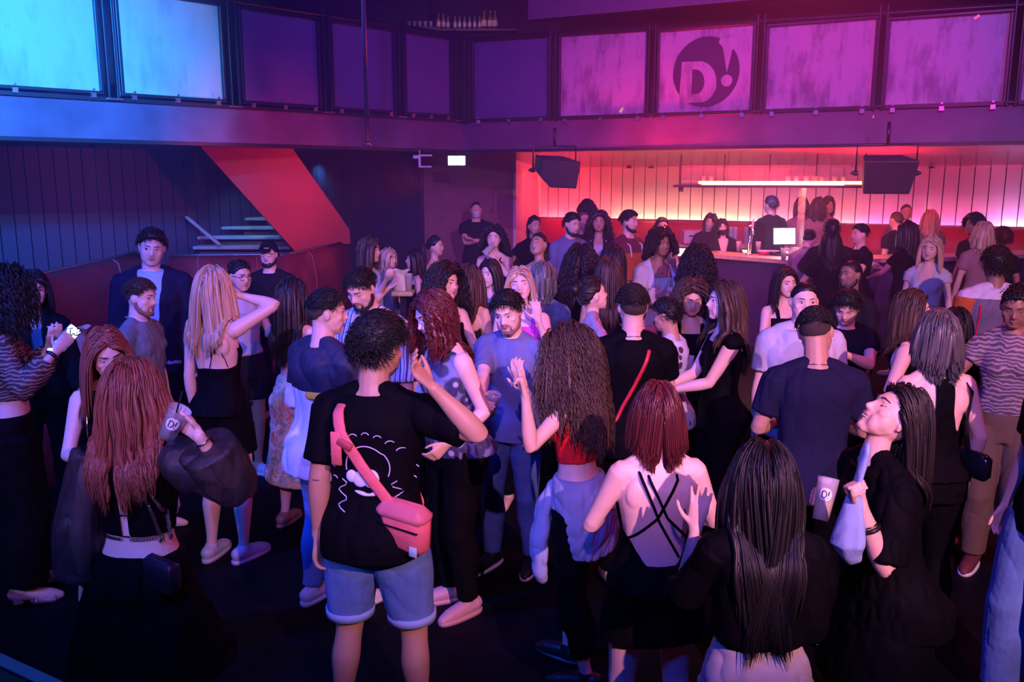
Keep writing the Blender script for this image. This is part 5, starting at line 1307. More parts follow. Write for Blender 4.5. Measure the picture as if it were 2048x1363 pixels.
# ---------------------------------------------------------------- left side
p = P('leopard', 'person at the left edge in a leopard crop top and black trousers, tapping a phone', 22, 545, 4.75, 118, 'f', skin=1, head=(12, -18, 0), arms=(dict(px=(112, 702, 4.6), pole=(.5, -.3, -1), grip='cup'), dict(px=(100, 690, 4.75), pole=(.8, -.3, -1), grip='relax')), fc=False)
p.hair('curly', H_BLK, length=.30, seed=71); p.garment('crop_top', LEO, (1.10, 1.46), .012, 1, (1.7, 1.7), si=.014, folds=.004); trousers(p, BLK, 1.02, 1.9, .03, .03)
held_phone(p, 1, 'phone with a bright cluttered screen in the hands of the leopard top wearer', ramp_mat('phone_pattern', [(0, (.02, .02, .03)), (.45, (.5, .8, .9)), (.6, (.9, .3, .2))], tex='noise', scale=40))
b = PEOPLE['leopard']; nd = MATS['phone_pattern'].node_tree; bs = nd.nodes['Principled BSDF']; nd.links.new(nd.nodes['Color Ramp'].outputs[0], bs.inputs['Emission Color']); bs.inputs['Emission Strength'].default_value = 3
for sg in (1, -1):
    an = p.an[sg]; d = V3(sg * .18, 1, 0).normalized(); sd = V3(d.y, -d.x, 0); b = V3(an.x, an.y, 0); o = Geo().loft([(b + d * .10 + V3(0, 0, z), sd * .045, d * .075) for z in (.002, .028)], 18, 2.6).obj('platform_sole', mat('sandal_tan', (.45, .32, .28), .5), p.root)
    Geo().bbox(b - d * .03 + V3(0, 0, .045), (.05, .05, .09), .008).obj('block_heel', MATS['sandal_tan'], o)
    for k_ in range(3): c = b + d * (.06 + .045 * k_); Geo().tube([c - sd * .045 + V3(0, 0, .02), c + V3(0, 0, .075 - .012 * k_), c + sd * .045 + V3(0, 0, .02)], .007, 6, flat=.4).obj('sandal_strap', mat('strap_silver', (.55, .60, .62), .3, .6), o)
p.cuff(1, 1.9, mat('smartwatch_band', (.02, .02, .03), .4), .010, 'watch'); q = p.el[1].lerp(p.wr[1], .90) + V3(.0, -.01, .030); Geo().ball(q, (.012, .012, .006)).obj('watch_face', mat('watch_glow', (.6, .9, 1), .3, emit=(.5, .9, 1), es=5), p.root)

p = P('smile', 'smiling person with dark wavy hair in a dark jacket before the red banquette', 68, 548, 5.9, 28, 'f', skin=0, head=(6, 0, -6), arms=('drink', 'down'))
p.hair('long', H_DK, length=.30, seed=81); top(p, BLS, .9, 1.38); p.garment('jacket', BLK2, (.9, 1.47), .024, 1, (1.85, 1.85), si=.018, cutf=lambda x, y, z: (y > .03) & (np.abs(x) < .035)); trousers(p)
p = P('suit', 'tall smiling person in a dark jacket over an open pale blue shirt', 306, 462, 6.5, 14, 'm', skin=0, head=(8, -12, -8), gaze=.003, sq=1, arms=('down', 'down'))
p.hair('short', H_DK, seed=91); shirt(p, LBL, 1.7, .86); p.garment('jacket', NAVY, (.80, 1.475), .030, 1, (1.9, 1.9), si=.026, cutf=lambda x, y, z: (y > .02) & (np.abs(x - .0) < .030 + .12 * np.clip(z - 1.1, 0, 1) * (z < 1.5))); trousers(p)
p = P('greyshirt', 'grinning bearded person in a grey green shirt turned right beside the blonde', 282, 562, 5.6, 84, 'm', skin=0, head=(-4, -8, 0), arms=('down', 'down'))
p.hair('fade', H_BR, seed=101); p.beard(mat('beard_ginger', (.26, .13, .09), .7), .3); shirt(p, GRY, 1.0); trousers(p, DEN)
p = P('blonde', 'person with long blonde hair in a backless black dress, one arm raised', 424, 542, 5.2, 158, 'f', skin=1, head=(8, 2, 8), side=-3, arms=(dict(t=(.10, .10, 1.60), pole=(1, .5, .12), grip='relax'), dict(t=(.24, .02, .86), pole=(.3, -1, 0))), legs=((.10, .02), (.10, -.03)))
p.hair('long', H_BLD, length=.36, seed=111, spread=.03); dress(p, BLK, 1.30, .69, .03, cutf=lambda x, y, z: (y < -.0) & (z > 1.20)); p.straps(BLK, [[(.085, 1.43, -.6), (.07, 1.32, -1), (.015, 1.19, -1)], [(-.085, 1.43, -.6), (-.085, 1.32, -1), (-.11, 1.20, -1)], [(.085, 1.43, -.6), (.11, 1.30, -1), (.115, 1.20, -1)]], .0035, 'thin_strap'); p.shoes(mat('shoe_silver', (.5, .5, .55), .4))
p = P('glasses', 'person with tied back hair and round glasses in a white t-shirt and black shorts', 480, 524, 6.7, 52, 'f', skin=1, head=(-4, -8, 0), arms=('down', 'drink'))
p.hair('bun', H_DK, seed=121); p.glasses(SHB_); tee(p, WHT, .5, 1.02); shorts(p, BLK2, 1.05, .62); p.shoes(SHW)
p = P('cap', 'bearded person in a black cap, glasses and black t-shirt in front of the stairs', 537, 486, 7.7, -4, 'm', skin=0, arms=('down', 'down'))
p.hair('buzz', H_DK); p.beard(H_DK); p.glasses(SHB_); tee(p, BLK2); trousers(p)
g = p.cap(.018, .0, top=.012); g.xf(p.MH); cp = g.obj('cap', BLK2, p.root); g = Geo(); g.loft([((0, .115, .048), (.062, 0, 0), (0, .055, -.012)), ((0, .115, .054), (.062, 0, 0), (0, .055, -.012))], 20, 2.2); g.xf(p.MH); g.obj('cap_peak', BLK2, cp)
p = P('satin', 'person in a flowing gold floral satin skirt with dark hair down a bare back', 582, 562, 5.75, 152, 'f', skin=1, head=(-20, 4, 0), arms=(dict(p='up', t=(.12, .22, 1.40)), dict(t=(.20, .16, 1.50), pole=(1, .1, -.8), grip='relax')), legs=((.10, .08), (.10, -.06)))
p.hair('long', H_DK, length=.46, seed=131); top(p, FLO, 1.16, 1.33, 1, cutf=lambda x, y, z: (y < 0) & (z > 1.2)); p.garment('skirt', FLO, None, .016, 0, skirt=(1.09, .34, .10), folds=.014)
p.shoes(mat('sandal_brown', (.25, .14, .10), .5))
p = P('block', 'person in a navy and white colour block t-shirt with a yellow band', 655, 584, 4.6, 140, 'm', skin=1, build=1.10, head=(-34, -6, 0), arms=(dict(p='drink', t=(.10, .24, 1.14)), 'down'), legs=((.12, .06), (.12, -.04)))
p.hair('fade', H_BLK, seed=141); tee(p, CBL, 1.05, .80, .030, folds=.010, name='long_t_shirt'); trousers(p, DENL, 1.0)
g = Geo(); g.tube([p.surf(x, 1.236, -1, .050) for x in np.linspace(.055, .185, 9)], .020, 8, flat=.22, up=(0, 1, 0)); g.obj('yellow_band', mat('cloth_yellow', (.75, .48, .05), .7), p.root)
p.shoes(SHW, SHW)
p = P('stripe', 'bearded person looking down in an open blue striped shirt over a pale t-shirt', 712, 546, 5.3, -22, 'm', skin=1, head=(-4, -26, 0), eyes='closed', arms=('drink', 'down'), lean=4)
p.hair('fade', H_BLK, seed=151); p.beard(H_DK); p.garment('shirt', STR, (.84, 1.48), .020, 1, (1.3, 1.3), si=.02, cutf=lambda x, y, z: (y > .04) & (np.abs(x) < .05)); tee(p, WHT, .4, .84, .012); trousers(p, CRM)
# ---------------------------------------------------------------- middle
p = P('whitetop', 'person in a sleeveless white top with long brown hair, hands raised, facing right', 738, 478, 7.75, 74, 'f', skin=1, build=1.05, head=(4, 0, 0), arms=(dict(px=(778, 575, 7.7), pole=(.5, -.3, -1), grip='relax'), dict(px=(772, 560, 7.55), epx=(760, 615, 7.6), grip='relax')))
p.hair('long', H_BR, length=.32, seed=161); p.garment('top', LBL, (.95, 1.45), .016, .8, folds=.006); trousers(p)
p = P('blondeback', 'blonde person partly hidden behind the white top, facing right', 776, 500, 8.9, 66, 'f', skin=0, arms=('down', 'down')); p.hair('long', H_BLD, length=.22, seed=171); tee(p, GRY); trousers(p)
p = P('darkleft', 'person with long dark hair in profile to the left beside the pale table', 830, 502, 8.8, -70, 'f', skin=1, head=(0, 4, 0), arms=('down', 'down')); p.hair('long', H_DK, length=.34, seed=181); top(p, BLK); trousers(p)
p = P('pony', 'person with a ponytail in profile to the right before the violet wall', 870, 474, 9.2, 72, 'f', skin=1, arms=('down', 'down')); p.hair('pony', H_DK, seed=191); top(p, BLK); trousers(p)
p = P('guard', 'security guard in a dark polo shirt and pale face mask alone by the maroon wall', 952, 404, 13.2, 6, 'm', skin=1, build=1.12, arms=('cross', 'cross'), z0=.2); p.hair('buzz', H_DK); p.mask(MSKW); tee(p, BLK2); trousers(p)
p = P('curlydrink', 'person with long black curls sipping from a glass near the maroon wall', 988, 456, 9.0, -16, 'f', skin=0, head=(10, 2, 0), arms=('down', 'sip'), fc=True); p.hair('curly', H_BLK, length=.36, seed=201); top(p, BLK, .9, 1.40); trousers(p); held_cup(p, -1, 'pale drink at the lips of the long curled hair wearer', clearl, tilt=-.2)
p = P('pale', 'pale faced person with straight dark hair staring left, behind the jeans wearer', 980, 524, 7.3, -24, 'f', skin=0, head=(-6, 0, 0), arms=('down', 'down')); p.hair('long', H_DK, length=.36, seed=211); top(p, GRY, .9, 1.40, 2); trousers(p)
p = P('curlsmile', 'laughing person with a big mass of dark curls glancing right', 893, 535, 6.1, 34, 'f', skin=1, head=(16, -2, -6), arms=('down', 'drink')); p.hair('curly', H_DK, length=.42, seed=221); top(p, BLK); trousers(p)
p = P('backhair', 'back of a long brown haired person just right of the dark curls', 936, 534, 6.5, 150, 'f', skin=1, arms=('down', 'down'), fc=False); p.hair('long', H_BR, length=.40, seed=231); top(p, BLK2); trousers(p)
p = P('floral', 'person in a sleeveless lilac and navy floral top with wavy dark red hair', 850, 592, 4.5, -58, 'f', skin=0, build=1.12, head=(4, -16, 10), lean=6, arms=('drink', dict(t=(.19, .14, 1.02), pole=(.4, -1, -.3))))
p.hair('long', H_RED, length=.34, seed=241, curl=.006, wave=.01); p.garment('top', FLO2, (.90, 1.45), .014, .75, folds=.005); trousers(p); p.shoes(mat('shoe_pink', (.5, .3, .35), .5))
held_cup(p, 1, 'cup hidden against the floral top behind the black haired person', clearl)
p = P('jeans', 'dark haired bearded person in a blue shirt and jeans reaching left with a cup', 1008, 590, 4.95, -26, 'm', skin=0, head=(8, -13, 8), gaze=.003, lean=6, side=-3, build=.98,
      arms=(dict(px=(965, 800, 4.60), pole=(.7, -.6, -.7), grip='cup'), dict(t=(.24, .10, .98), pole=(.5, -1, 0))), legs=((.12, .05), (.12, -.02)))
p.hair('quiff', H_BLK, seed=251); p.beard(mat('stubble', (.22, .12, .10), .7), .2); shirt(p, SHB, .85); trousers(p, DEN, 1.0); p.shoes(SHB_, mat('sole_white', (.7, .72, .7), .5))
held_cup(p, 1, 'clear plastic cup held out by the blue shirt wearer in jeans', clearl, h=.13)
p = P('wave', 'smiling blonde person raising one open hand with long pale nails', 1038, 540, 6.1, -4, 'f', skin=0, head=(0, 6, 6), eyes='closed', arms=('down', dict(px=(1076, 640, 5.85), epx=(1112, 720, 6.0), grip='open', f=(-.15, .05, 1), u=(-1, 0, 0))))
p.hair('long', H_BLD, length=.34, seed=261); top(p, MAG, 1.0, 1.36, 2); trousers(p)
f, u, n, _ = p.hand[-1]
for off, ln in ((.030, .155), (.010, .165), (-.010, .158), (-.029, .14)):
    c = p.wr[-1] + f * ln + u * off * 1.9; Geo().tube([c, c + f * .028], [.005, .002], 6, flat=.5).obj('nail', mat('nail_white', (.85, .85, .9), .3), p.root)
p = P('bluehair', 'back view of a person with greyish wavy hair in a steel blue top', 1086, 530, 6.5, 168, 'f', skin=1, arms=('down', 'down'), fc=False); p.hair('long', H_GRN, length=.17, seed=271, vol=.012); shirt(p, BLS, 1.7); trousers(p)
p = P('choker', 'person in a white tank top and choker tilting the head back', 1078, 470, 7.95, -34, 'f', skin=2, head=(4, 22, 12), eyes='closed', arms=('down', dict(p='down'))); p.hair('pony', H_DK, seed=281); top(p, WHT, .95, 1.40, 2); trousers(p); p.necklace(WHT, .006)
p = P('braid', 'stout person in black with braided hair against the glowing red recess', 1068, 434, 10.4, 28, 'f', skin=2, build=1.2, arms=('hip', 'hip')); p.hair('pony', H_BLK, seed=291); tee(p, BLK); trousers(p)
p = P('denimshirt', 'dark haired bearded person in a denim shirt leaning right', 1146, 428, 9.6, 34, 'm', skin=1, lean=4, head=(0, -6, 0), arms=('down', 'drink'), fc=True); p.hair('short', H_BLK, seed=301); p.beard(H_DK); shirt(p, SHB, 1.8); trousers(p)
p = P('topcurl', 'tallest person at the back with curls piled on top of the head', 1174, 404, 13.0, 160, 'm', skin=3, arms=('down', 'down')); p.hair('afro', H_BLK, seed=311); tee(p, BLK2); trousers(p)
p = P('bald', 'person with a shaved head between the denim shirt and the long hair', 1166, 424, 11.2, 20, 'm', skin=2, arms=('down', 'down')); p.hair('buzz', H_SKIN); tee(p, BLK2); trousers(p)
p = P('whiteinset', 'person with long wavy hair and a white top under a dark jacket by the recess', 1198, 426, 10.6, -6, 'f', skin=2, arms=('down', 'drink'), fc=True); p.hair('curly', H_DK, length=.32, seed=321); top(p, WHT, .9, 1.38, 2); p.garment('jacket', BLK2, (.9, 1.45), .020, 1, (1.8, 1.8), si=.016, cutf=lambda x, y, z: (y > .03) & (np.abs(x) < .05)); trousers(p)
p = P('overalls', 'bearded person in orange dungarees with pale straps looking right', 1258, 424, 9.9, 42, 'm', skin=1, build=1.08, head=(12, 0, 0), arms=('down', 'down'), fc=True); p.hair('quiff', H_BLK, seed=331); p.beard(H_DK); tee(p, mat('cloth_maroon', (.14, .02, .03), .8)); trousers(p, ORG)
g_ = p.garment('dungaree_bib', ORG, (1.0, 1.33), .022, cutf=lambda x, y, z: (z > 1.32)); p.straps(mat('strap_pale', (.7, .6, .55), .6), [[(.09, 1.28, 1), (.10, 1.40, 1), (.10, 1.46, 0)], [(-.09, 1.28, 1), (-.10, 1.40, 1), (-.10, 1.46, 0)]], .013, 'dungaree_strap', g_, .026)
p = P('barback', 'dark haired person mostly hidden behind the afro curls near the bar end', 1324, 437, 11.4, 8, 'm', skin=2, arms=('down', 'down')); p.hair('short', H_BLK, seed=341); tee(p, BLK); trousers(p)
p = P('openwhite', 'person with a dark curly bob in an open white shirt over a teal tube top', 1322, 462, 7.75, 16, 'f', skin=3, head=(10, -6, 0), arms=('drink', dict(p='chin', t=(.05, .22, 1.44))))
p.hair('curly', H_DK, length=.20, seed=351); top(p, TEAL, .95, 1.335, 0); p.garment('open_shirt', WHT, (.88, 1.42), .026, 1, (1.8, 1.6), si=.034, sgrow=.01, folds=.008, cutf=lambda x, y, z: (y > .0) & (np.abs(x) < .085)); trousers(p, BLK); p.necklace(GLD, .0025, .07)
Geo().ball(p.surf(0, 1.375, 1, .006), (.010, .004, .014)).obj('pendant', GLD, p.root)
for sx in (1,): g = Geo().tube([(sx * .082 + math.cos(a) * .0, -.004 + math.cos(a) * .012, -.05 + math.sin(a) * .014) for a in np.linspace(0, 2 * PI, 13)], .0022, 5, round_ends=False); g.xf(p.MH); g.obj('hoop_earring', SLV, p.root)
held_cup(p, 1, 'drink with a black straw held by the open white shirt wearer', clearl, True); crossbody(p, mat('pink_strap', (.8, .25, .35), .4), 'thin pink strapped crossbody bag over the open white shirt', -1, back=1, w=.006)
p = P('bigcurl', 'back view of a person with voluminous black curls left of the blurred brown hair', 1163, 498, 7.1, 172, 'f', skin=2, arms=('down', 'down'), fc=False); p.hair('curly', H_BLK, length=.34, seed=361); tee(p, BLK); trousers(p)
p = P('blurback', 'dark haired person with hand near the face left of the open white shirt', 1226, 494, 7.55, -150, 'f', skin=1, arms=('chin', 'down'), fc=False); p.hair('long', H_DK, length=.30, seed=371); top(p, BLK2); trousers(p)
p = P('brownback', 'back view of long smoky brown hair behind the bare back updo', 1218, 520, 6.5, 178, 'f', skin=1, arms=('down', 'down'), fc=False); p.hair('long', H_BR, length=.36, seed=381); top(p, BLK); trousers(p)
p = P('updo', 'person with pinned up dark hair and bare shoulder blades, profile to the right', 1178, 558, 5.6, 104, 'f', skin=0, head=(6, 8, 0), lean=-2, arms=('hip', dict(p='fwd', t=(.10, .30, 1.2)))); p.hair('bun', H_DK, seed=391); top(p, BLK, .9, 1.27, 0, cutf=lambda x, y, z: (y < .02) & (z > 1.08)); trousers(p)
p = P('fade', 'person with a skin fade from behind, black t-shirt with a red strap', 1266, 574, 4.85, 180, 'm', skin=1, build=1.04, head=(6, -2, 0), arms=(dict(p='drink', t=(.10, .26, 1.12)), dict(p='drink', t=(.12, .26, 1.1))), fc=False)
p.hair('fade', H_DK, seed=401); p.beard(H_DK); tee(p, BLK, .62, .82, .020); trousers(p); p.necklace(SLV, .0022); crossbody(p, RSTR, 'red strapped shoulder bag worn across the skin fade wearer', 1, back=-1, w=.011, bag=mat('bag_dark', (.03, .02, .03), .5))
p = P('behindfade', 'person in a white patterned top peeking out right of the skin fade', 1330, 600, 5.6, -120, 'm', skin=2, head=(0, -10, 0), arms=('drink', 'down'), fc=False); p.hair('short', H_BLK, seed=411); tee(p, ramp_mat('maroon_flower_print', [(0, (.10, .02, .06)), (.16, (.12, .03, .08)), (.24, (.60, .70, .85))], tex='voronoi', scale=9), .7, .84, .018); trousers(p)
p = P('redcrop', 'person in a red crop top with frizzy hair and a shirt tied round the waist', 1132, 664, 3.95, -116, 'f', skin=1, build=.97, head=(10, -10, 0), side=4, lean=4,
      arms=(dict(px=(1046, 770, 3.9), pole=(.3, -.3, -1), grip='relax', f=(-.2, .3, 1)), dict(px=(1050, 790, 3.6), epx=(1055, 890, 3.6), grip='peace', f=(.1, .2, 1), u=(-.7, .4, 0))), legs=((.10, .10), (.11, -.08)))
p.hair('curly', H_BR, length=.50, seed=421); top(p, RED, 1.13, 1.33, 1); trousers(p, BLK, 1.03, 1.75)
def tied(g):
    g.loft([(p.pose(V3(0, -.005, 1.06)), V3(.150, 0, 0), V3(0, .110, 0)), (p.pose(V3(0, -.02, .99)), V3(.178, 0, 0), V3(0, .130, 0)), (V3(0, -.035, .90), V3(.190, 0, 0), V3(0, .140, 0)), (V3(0, -.06, .80), V3(.195, 0, 0), V3(0, .125, 0)), (V3(0, -.08, .70), V3(.185, 0, 0), V3(0, .10, 0))][::-1], 40, 2.2)
    g.tube([V3(-.06, .11, 1.0), V3(-.10, .14, .90), V3(-.13, .15, .72), V3(-.14, .13, .58)], [.035, .045, .055, .05], 12, flat=.6); g.tube([V3(.05, .12, 1.0), V3(.08, .15, .88), V3(.09, .15, .74)], [.035, .04, .05], 12, flat=.6)
p.garment('tied_shirt', CHM, None, folds=.008, extra=tied)
p.shoes(SHB_)
p = P('loosecurl', 'back view of a person with a round black curly bob near the bar front', 1396, 500, 6.9, 165, 'f', skin=1, arms=('drink', 'drink'), fc=False); p.hair('curly', H_BLK, length=.20, seed=431); top(p, BLK); trousers(p)
p = P('shadeface', 'person with long wavy brown hair looking down at a glowing blue cup', 1386, 568, 5.9, -6, 'f', skin=1, head=(4, -18, 0), eyes='closed', arms=('drink', 'drink')); p.hair('curly', H_BR, length=.40, seed=441); top(p, BLK, .9, 1.38, 2); trousers(p)
held_cup(p, 1, 'blue lit napkin wrapped cup held by the wavy brown haired person', None, False, pm=mat('cup_wrap_blue', (.40, .62, .85), .5))
p = P('ombre', 'person facing left with long ombre hair and a ruffled black top, arm bent', 1452, 568, 5.25, -84, 'f', skin=0, build=1.08, head=(0, 2, 0), arms=(dict(p='fwd', t=(.06, .34, 1.10)), dict(t=(.02, .33, 1.10), pole=(.5, -1, -.5), grip='relax'))); p.hair('long', H_BR, length=.46, seed=451, wave=.01); top(p, BLK, .9, 1.40, 2); p.garment('ruffle', BLK, None, extra=lambda g: g.ball(p.sh[-1] + V3(0, 0, .012), (.058, .060, .048)), folds=.02); trousers(p)
p = P('barefront', 'person with long straight dark hair in a black top standing before the bar front', 1570, 540, 6.8, 6, 'f', skin=0, head=(6, -2, 6), arms=('drink', 'cross')); p.hair('long', H_DK, length=.36, seed=461); top(p, BLK, .9, 1.36, 2); trousers(p)
# ---------------------------------------------------------------- right side
p = P('eyes', 'person in a white t-shirt whose eyes look over the navy t-shirt wearer', 1610, 566, 5.15, -10, 'm', skin=0, build=1.08, head=(4, -4, 0), gaze=-.004, arms=('down', 'down')); p.hair('buzz', H_BLK); tee(p, WHT, .7, .82, .024, folds=.007); trousers(p)
p = P('navytee', 'person in a navy t-shirt from behind, undercut hair, head bowed right', 1630, 622, 4.3, 170, 'm', skin=2, build=1.04, head=(-18, -22, -6), lean=3, arms=(dict(p='drink', t=(.16, .26, 1.14)), dict(p='drink', t=(.16, .24, 1.12))), fc=False)
p.hair('fade', H_BLK, seed=471); tee(p, NAVY, .68, .82, .016, folds=.005); trousers(p, BLK); p.necklace(SLV, .0022)
p = P('sipper', 'dark haired person drinking from a cup behind the navy t-shirt wearer', 1695, 590, 5.75, -18, 'm', skin=1, head=(-10, -24, 0), eyes='closed', arms=('down', dict(px=(1690, 708, 5.55), pole=(.8, .1, -1), grip='cup')), lean=6); p.hair('messy', H_BLK, seed=481); tee(p, BLK2); trousers(p)
held_cup(p, -1, 'cup of yellow drink with a round logo below the downcast face', yellow, badge=True)
p = P('beardblack', 'bearded person in a black shirt in profile to the left by the bar', 1704, 522, 6.9, -62, 'm', skin=3, head=(0, 0, 0), arms=('down', 'down')); p.hair('buzz', H_BLK); p.beard(H_BLK); shirt(p, BLK2, 1.8); trousers(p); p.necklace(SLV, .003)
p = P('racer', 'person with a smooth ash brown bob in a black racerback top and black trousers', 1880, 628, 4.15, 184, 'f', skin=0, build=1.04, head=(0, -2, 0), arms=(dict(t=(.25, .05, .92), pole=(.4, -1, 0)), dict(p='drink', t=(.20, .18, 1.08))), fc=False)
p.hair('bob', H_ASH, length=.20, seed=491); p.garment('racerback_top', BLK, (.95, 1.445), .009, .55, cutf=lambda x, y, z: (y < .01) & (z > 1.19) & (np.abs(x) > .050 + .25 * np.clip(1.30 - z, 0, 1)) | (np.abs(x) > .125) & (z > 1.28)); trousers(p, BLK, 1.04)
e = empty('shoulder_bag', p.root.location, p.root.rotation_euler.z, 'small glossy black shoulder bag under the arm of the racerback wearer', 'handbag'); e.scale = p.root.scale
q = p.surf(.19, 1.0, -.6, .05) + V3(.02, 0, .0); g = Geo(); g.tube([q + V3(-.03, -.01, .07), p.surf(.165, 1.20, -1, .03), p.surf(.14, 1.38, -1, .02), p.sh[1] + V3(-.03, 0, .062), p.surf(.15, 1.34, 1, .03), q + V3(.0, .07, .07)], .009, 8, flat=.4, up=(0, 1, 0)); g.obj('bag_strap', mat('patent_black', (.015, .015, .02), .15), e); Geo().bbox(q, (.06, .20, .14), .025, Euler((0, 0, .3)).to_matrix()).obj('bag_body', MATS['patent_black'], e)
p = P('tilt', 'bare shouldered person with brown hair turning right, cheek towards the ash brown bob', 1822, 588, 5.05, 58, 'f', skin=0, build=1.06, head=(6, 6, 14), arms=('hip', 'down')); p.hair('long', H_BR, length=.28, seed=501); top(p, BLK, .9, 1.37, 1); trousers(p)
p = P('behindbob', 'dark haired person almost hidden behind the ash brown bob', 1916, 622, 5.4, 175, 'f', skin=1, arms=('down', 'down'), fc=False); p.hair('long', H_BLK, length=.30, seed=511); tee(p, BLK); trousers(p)
p = P('pinkcrop', 'blonde person in a pale cropped short sleeved top looking left by the bar end', 1866, 476, 8.0, -34, 'f', skin=1, build=1.02, head=(-8, -2, -6), arms=('down', 'down')); p.hair('long', H_BLD, length=.34, seed=521); p.garment('crop_top', WHT, (1.08, 1.41), .014, .9, (.35, .35), si=.014, cutf=lambda x, y, z: (y > .03) & (z > 1.34) & (np.abs(x) < .06)); trousers(p, BLK, 1.05)
p = P('jacket', 'person from behind in a slate jacket with a white yoke and orange sleeves', 1996, 500, 6.6, 172, 'm', skin=3, build=1.06, arms=('down', 'down'), fc=False); p.hair('afro', H_BLK, seed=531) if False else p.hair('messy', H_BLK, seed=531); p.garment('jacket', JKT, (.84, 1.48), .028, 1, folds=.006); p.garment('jacket_sleeve', ORG, None, sleeves=(1.8, 1.8), si=.032, folds=.006)
p.straps(RED, [[(.03, 1.38, -1), (.03, 1.1, -1), (.03, .9, -1)], [(-.13, 1.36, -1), (-.13, 1.1, -1), (-.13, .9, -1)]], .007, 'red_piping', None, .036); trousers(p, BLK2)
p = P('zebra', 'person in a brown zebra print top at the right edge looking down', 2036, 578, 4.95, -30, 'f', skin=3, build=1.05, head=(-4, -20, 0), eyes='closed', arms=(dict(t=(.20, .24, 1.05), pole=(1, -.6, -.3)), 'down')); p.hair('bun', H_BLK, seed=541); p.garment('top', LEO2, (1.0, 1.47), .016, 1, (.5, .5), si=.02); trousers(p, mat('cloth_khaki', (.12, .08, .06), .8), 1.04, 1.95, .03); p.shoes(mat('sneaker_maroon', (.12, .03, .04), .6), SHW)
p = P('edgejeans', 'person in light blue jeans and white sneakers cut off by the right image edge', 2150, 660, 3.55, -80, 'f', skin=1, arms=('down', 'down'), fc=False, legs=((.10, .10), (.10, -.02))); p.hair('long', H_DK, length=.3, seed=551); tee(p, BLK); trousers(p, DENL, 1.04, 1.95, .03, .012, folds=.003); p.shoes(SHW, SHW)
# ---------------------------------------------------------------- bar customers and staff
p = P('barprofile', 'dark haired person in profile to the left waiting at the bar', 1722, 450, 9.8, -82, 'm', skin=1, head=(0, 0, 0), arms=('bar', 'bar'), fc=True); p.hair('fade', H_BLK, seed=561); tee(p, BLK); trousers(p)
p = P('barback2', 'short haired person seen from behind at the bar right of the till screen', 1664, 442, 9.7, 176, 'm', skin=1, arms=('bar', 'bar')); p.hair('short', H_BLK, seed=571); tee(p, BLK2, 1.0); trousers(p)
p = P('bardark', 'back of a dark straight haired person at the bar below the short haired one', 1664, 466, 8.9, 172, 'f', skin=1, arms=('bar', 'bar')); p.hair('long', H_BLK, length=.30, seed=581); tee(p, BLK); trousers(p)
p = P('leaner', 'pale grey topped person leaning over the bar beside the till screen', 1622, 462, 10.45, 140, 'f', skin=0, lean=22, arms=('bar', 'bar')); p.hair('bun', H_BLK, seed=591); shirt(p, mat('cloth_dusk', (.30, .24, .28), .8), 1.8); trousers(p)
p = P('glasslift', 'brown haired person lifting a lit glass at the right part of the bar', 1816, 447, 9.5, -140, 'f', skin=1, arms=(dict(t=(.10, .34, 1.22), pole=(.6, -.3, -1), grip='cup'), 'bar')); p.hair('long', H_DK, length=.32, seed=601); tee(p, BLK); trousers(p, LEO); held_cup(p, 1, 'small glass raised by the brown haired person at the bar', yellow, h=.10)
p = P('glowhead', 'short haired person with a pink lit head at the far side of the bar', 1794, 424, 11.9, -150, 'm', skin=1, arms=('down', 'down')); p.hair('buzz', H_SKIN); tee(p, BLK2); trousers(p)
p = P('specs', 'person in glasses and a grey polo standing at the back wall', 1813, 409, 13.2, -6, 'm', skin=1, arms=('down', 'down')); p.hair('buzz', H_SKIN); p.glasses(SHB_); tee(p, GRY); trousers(p)
p = P('blondewall', 'blonde person with long loose hair facing the glowing wall', 1862, 422, 12.7, 168, 'f', skin=1, arms=('down', 'down')); p.hair('long', H_BLD, length=.36, seed=611); tee(p, GRY); trousers(p)
p = P('afroleft', 'person with a dark curly afro facing left at the right bar end', 1950, 432, 10.2, -76, 'f', skin=3, arms=('down', 'down')); p.hair('afro', H_BLK, seed=621); tee(p, BLK2); trousers(p)
p = P('blondebob', 'back of a blonde bob at the right end of the bar', 1969, 446, 9.1, 170, 'f', skin=1, arms=('down', 'down')); p.hair('bob', H_BLD, length=.20, seed=631); tee(p, mat('cloth_rose', (.35, .18, .2), .8)); trousers(p)
p = P('roundhair', 'back of a dark round hairdo beside the blonde bob', 2006, 458, 9.3, 176, 'f', skin=2, arms=('down', 'down')); p.hair('messy', H_RED, seed=641); tee(p, BLK2); trousers(p)
p = P('maskwhite', 'bartender with long light brown hair and a white face mask', 1424, 430, 12.9, -14, 'f', skin=0, head=(0, -6, -14), arms=('bar', 'bar'), lean=6, fc=True); p.hair('long', H_BR, length=.34, seed=651); p.mask(WHT); shirt(p, BLK2, 1.8); trousers(p)
p = P('maskblack', 'bartender with dark hair and a black face mask leaning on the colleague', 1443, 441, 12.6, -4, 'f', skin=0, head=(0, -2, 10), arms=('bar', 'bar'), lean=5, fc=True); p.hair('long', H_DK, length=.24, seed=661); p.mask(SHB_); p.garment('hoodie', BLK2, (.88, 1.46), .03, 1, (1.8, 1.8), si=.03, cutf=lambda x, y, z: (y > .03) & (z > 1.25) & (np.abs(x) < .025 + .25 * np.clip(z - 1.25, 0, 1))); trousers(p)
p = P('silhouette', 'dark silhouetted bartender reaching over the back bar shelves', 1543, 394, 12.9, -150, 'm', skin=2, z0=.2, arms=(dict(t=(.42, .30, 1.25), pole=(.5, 0, -1)), 'down')); p.hair('short', H_BLK); p.garment('hoodie', BLK, (.84, 1.5), .035, 1, (1.85, 1.85), si=.03); trousers(p)
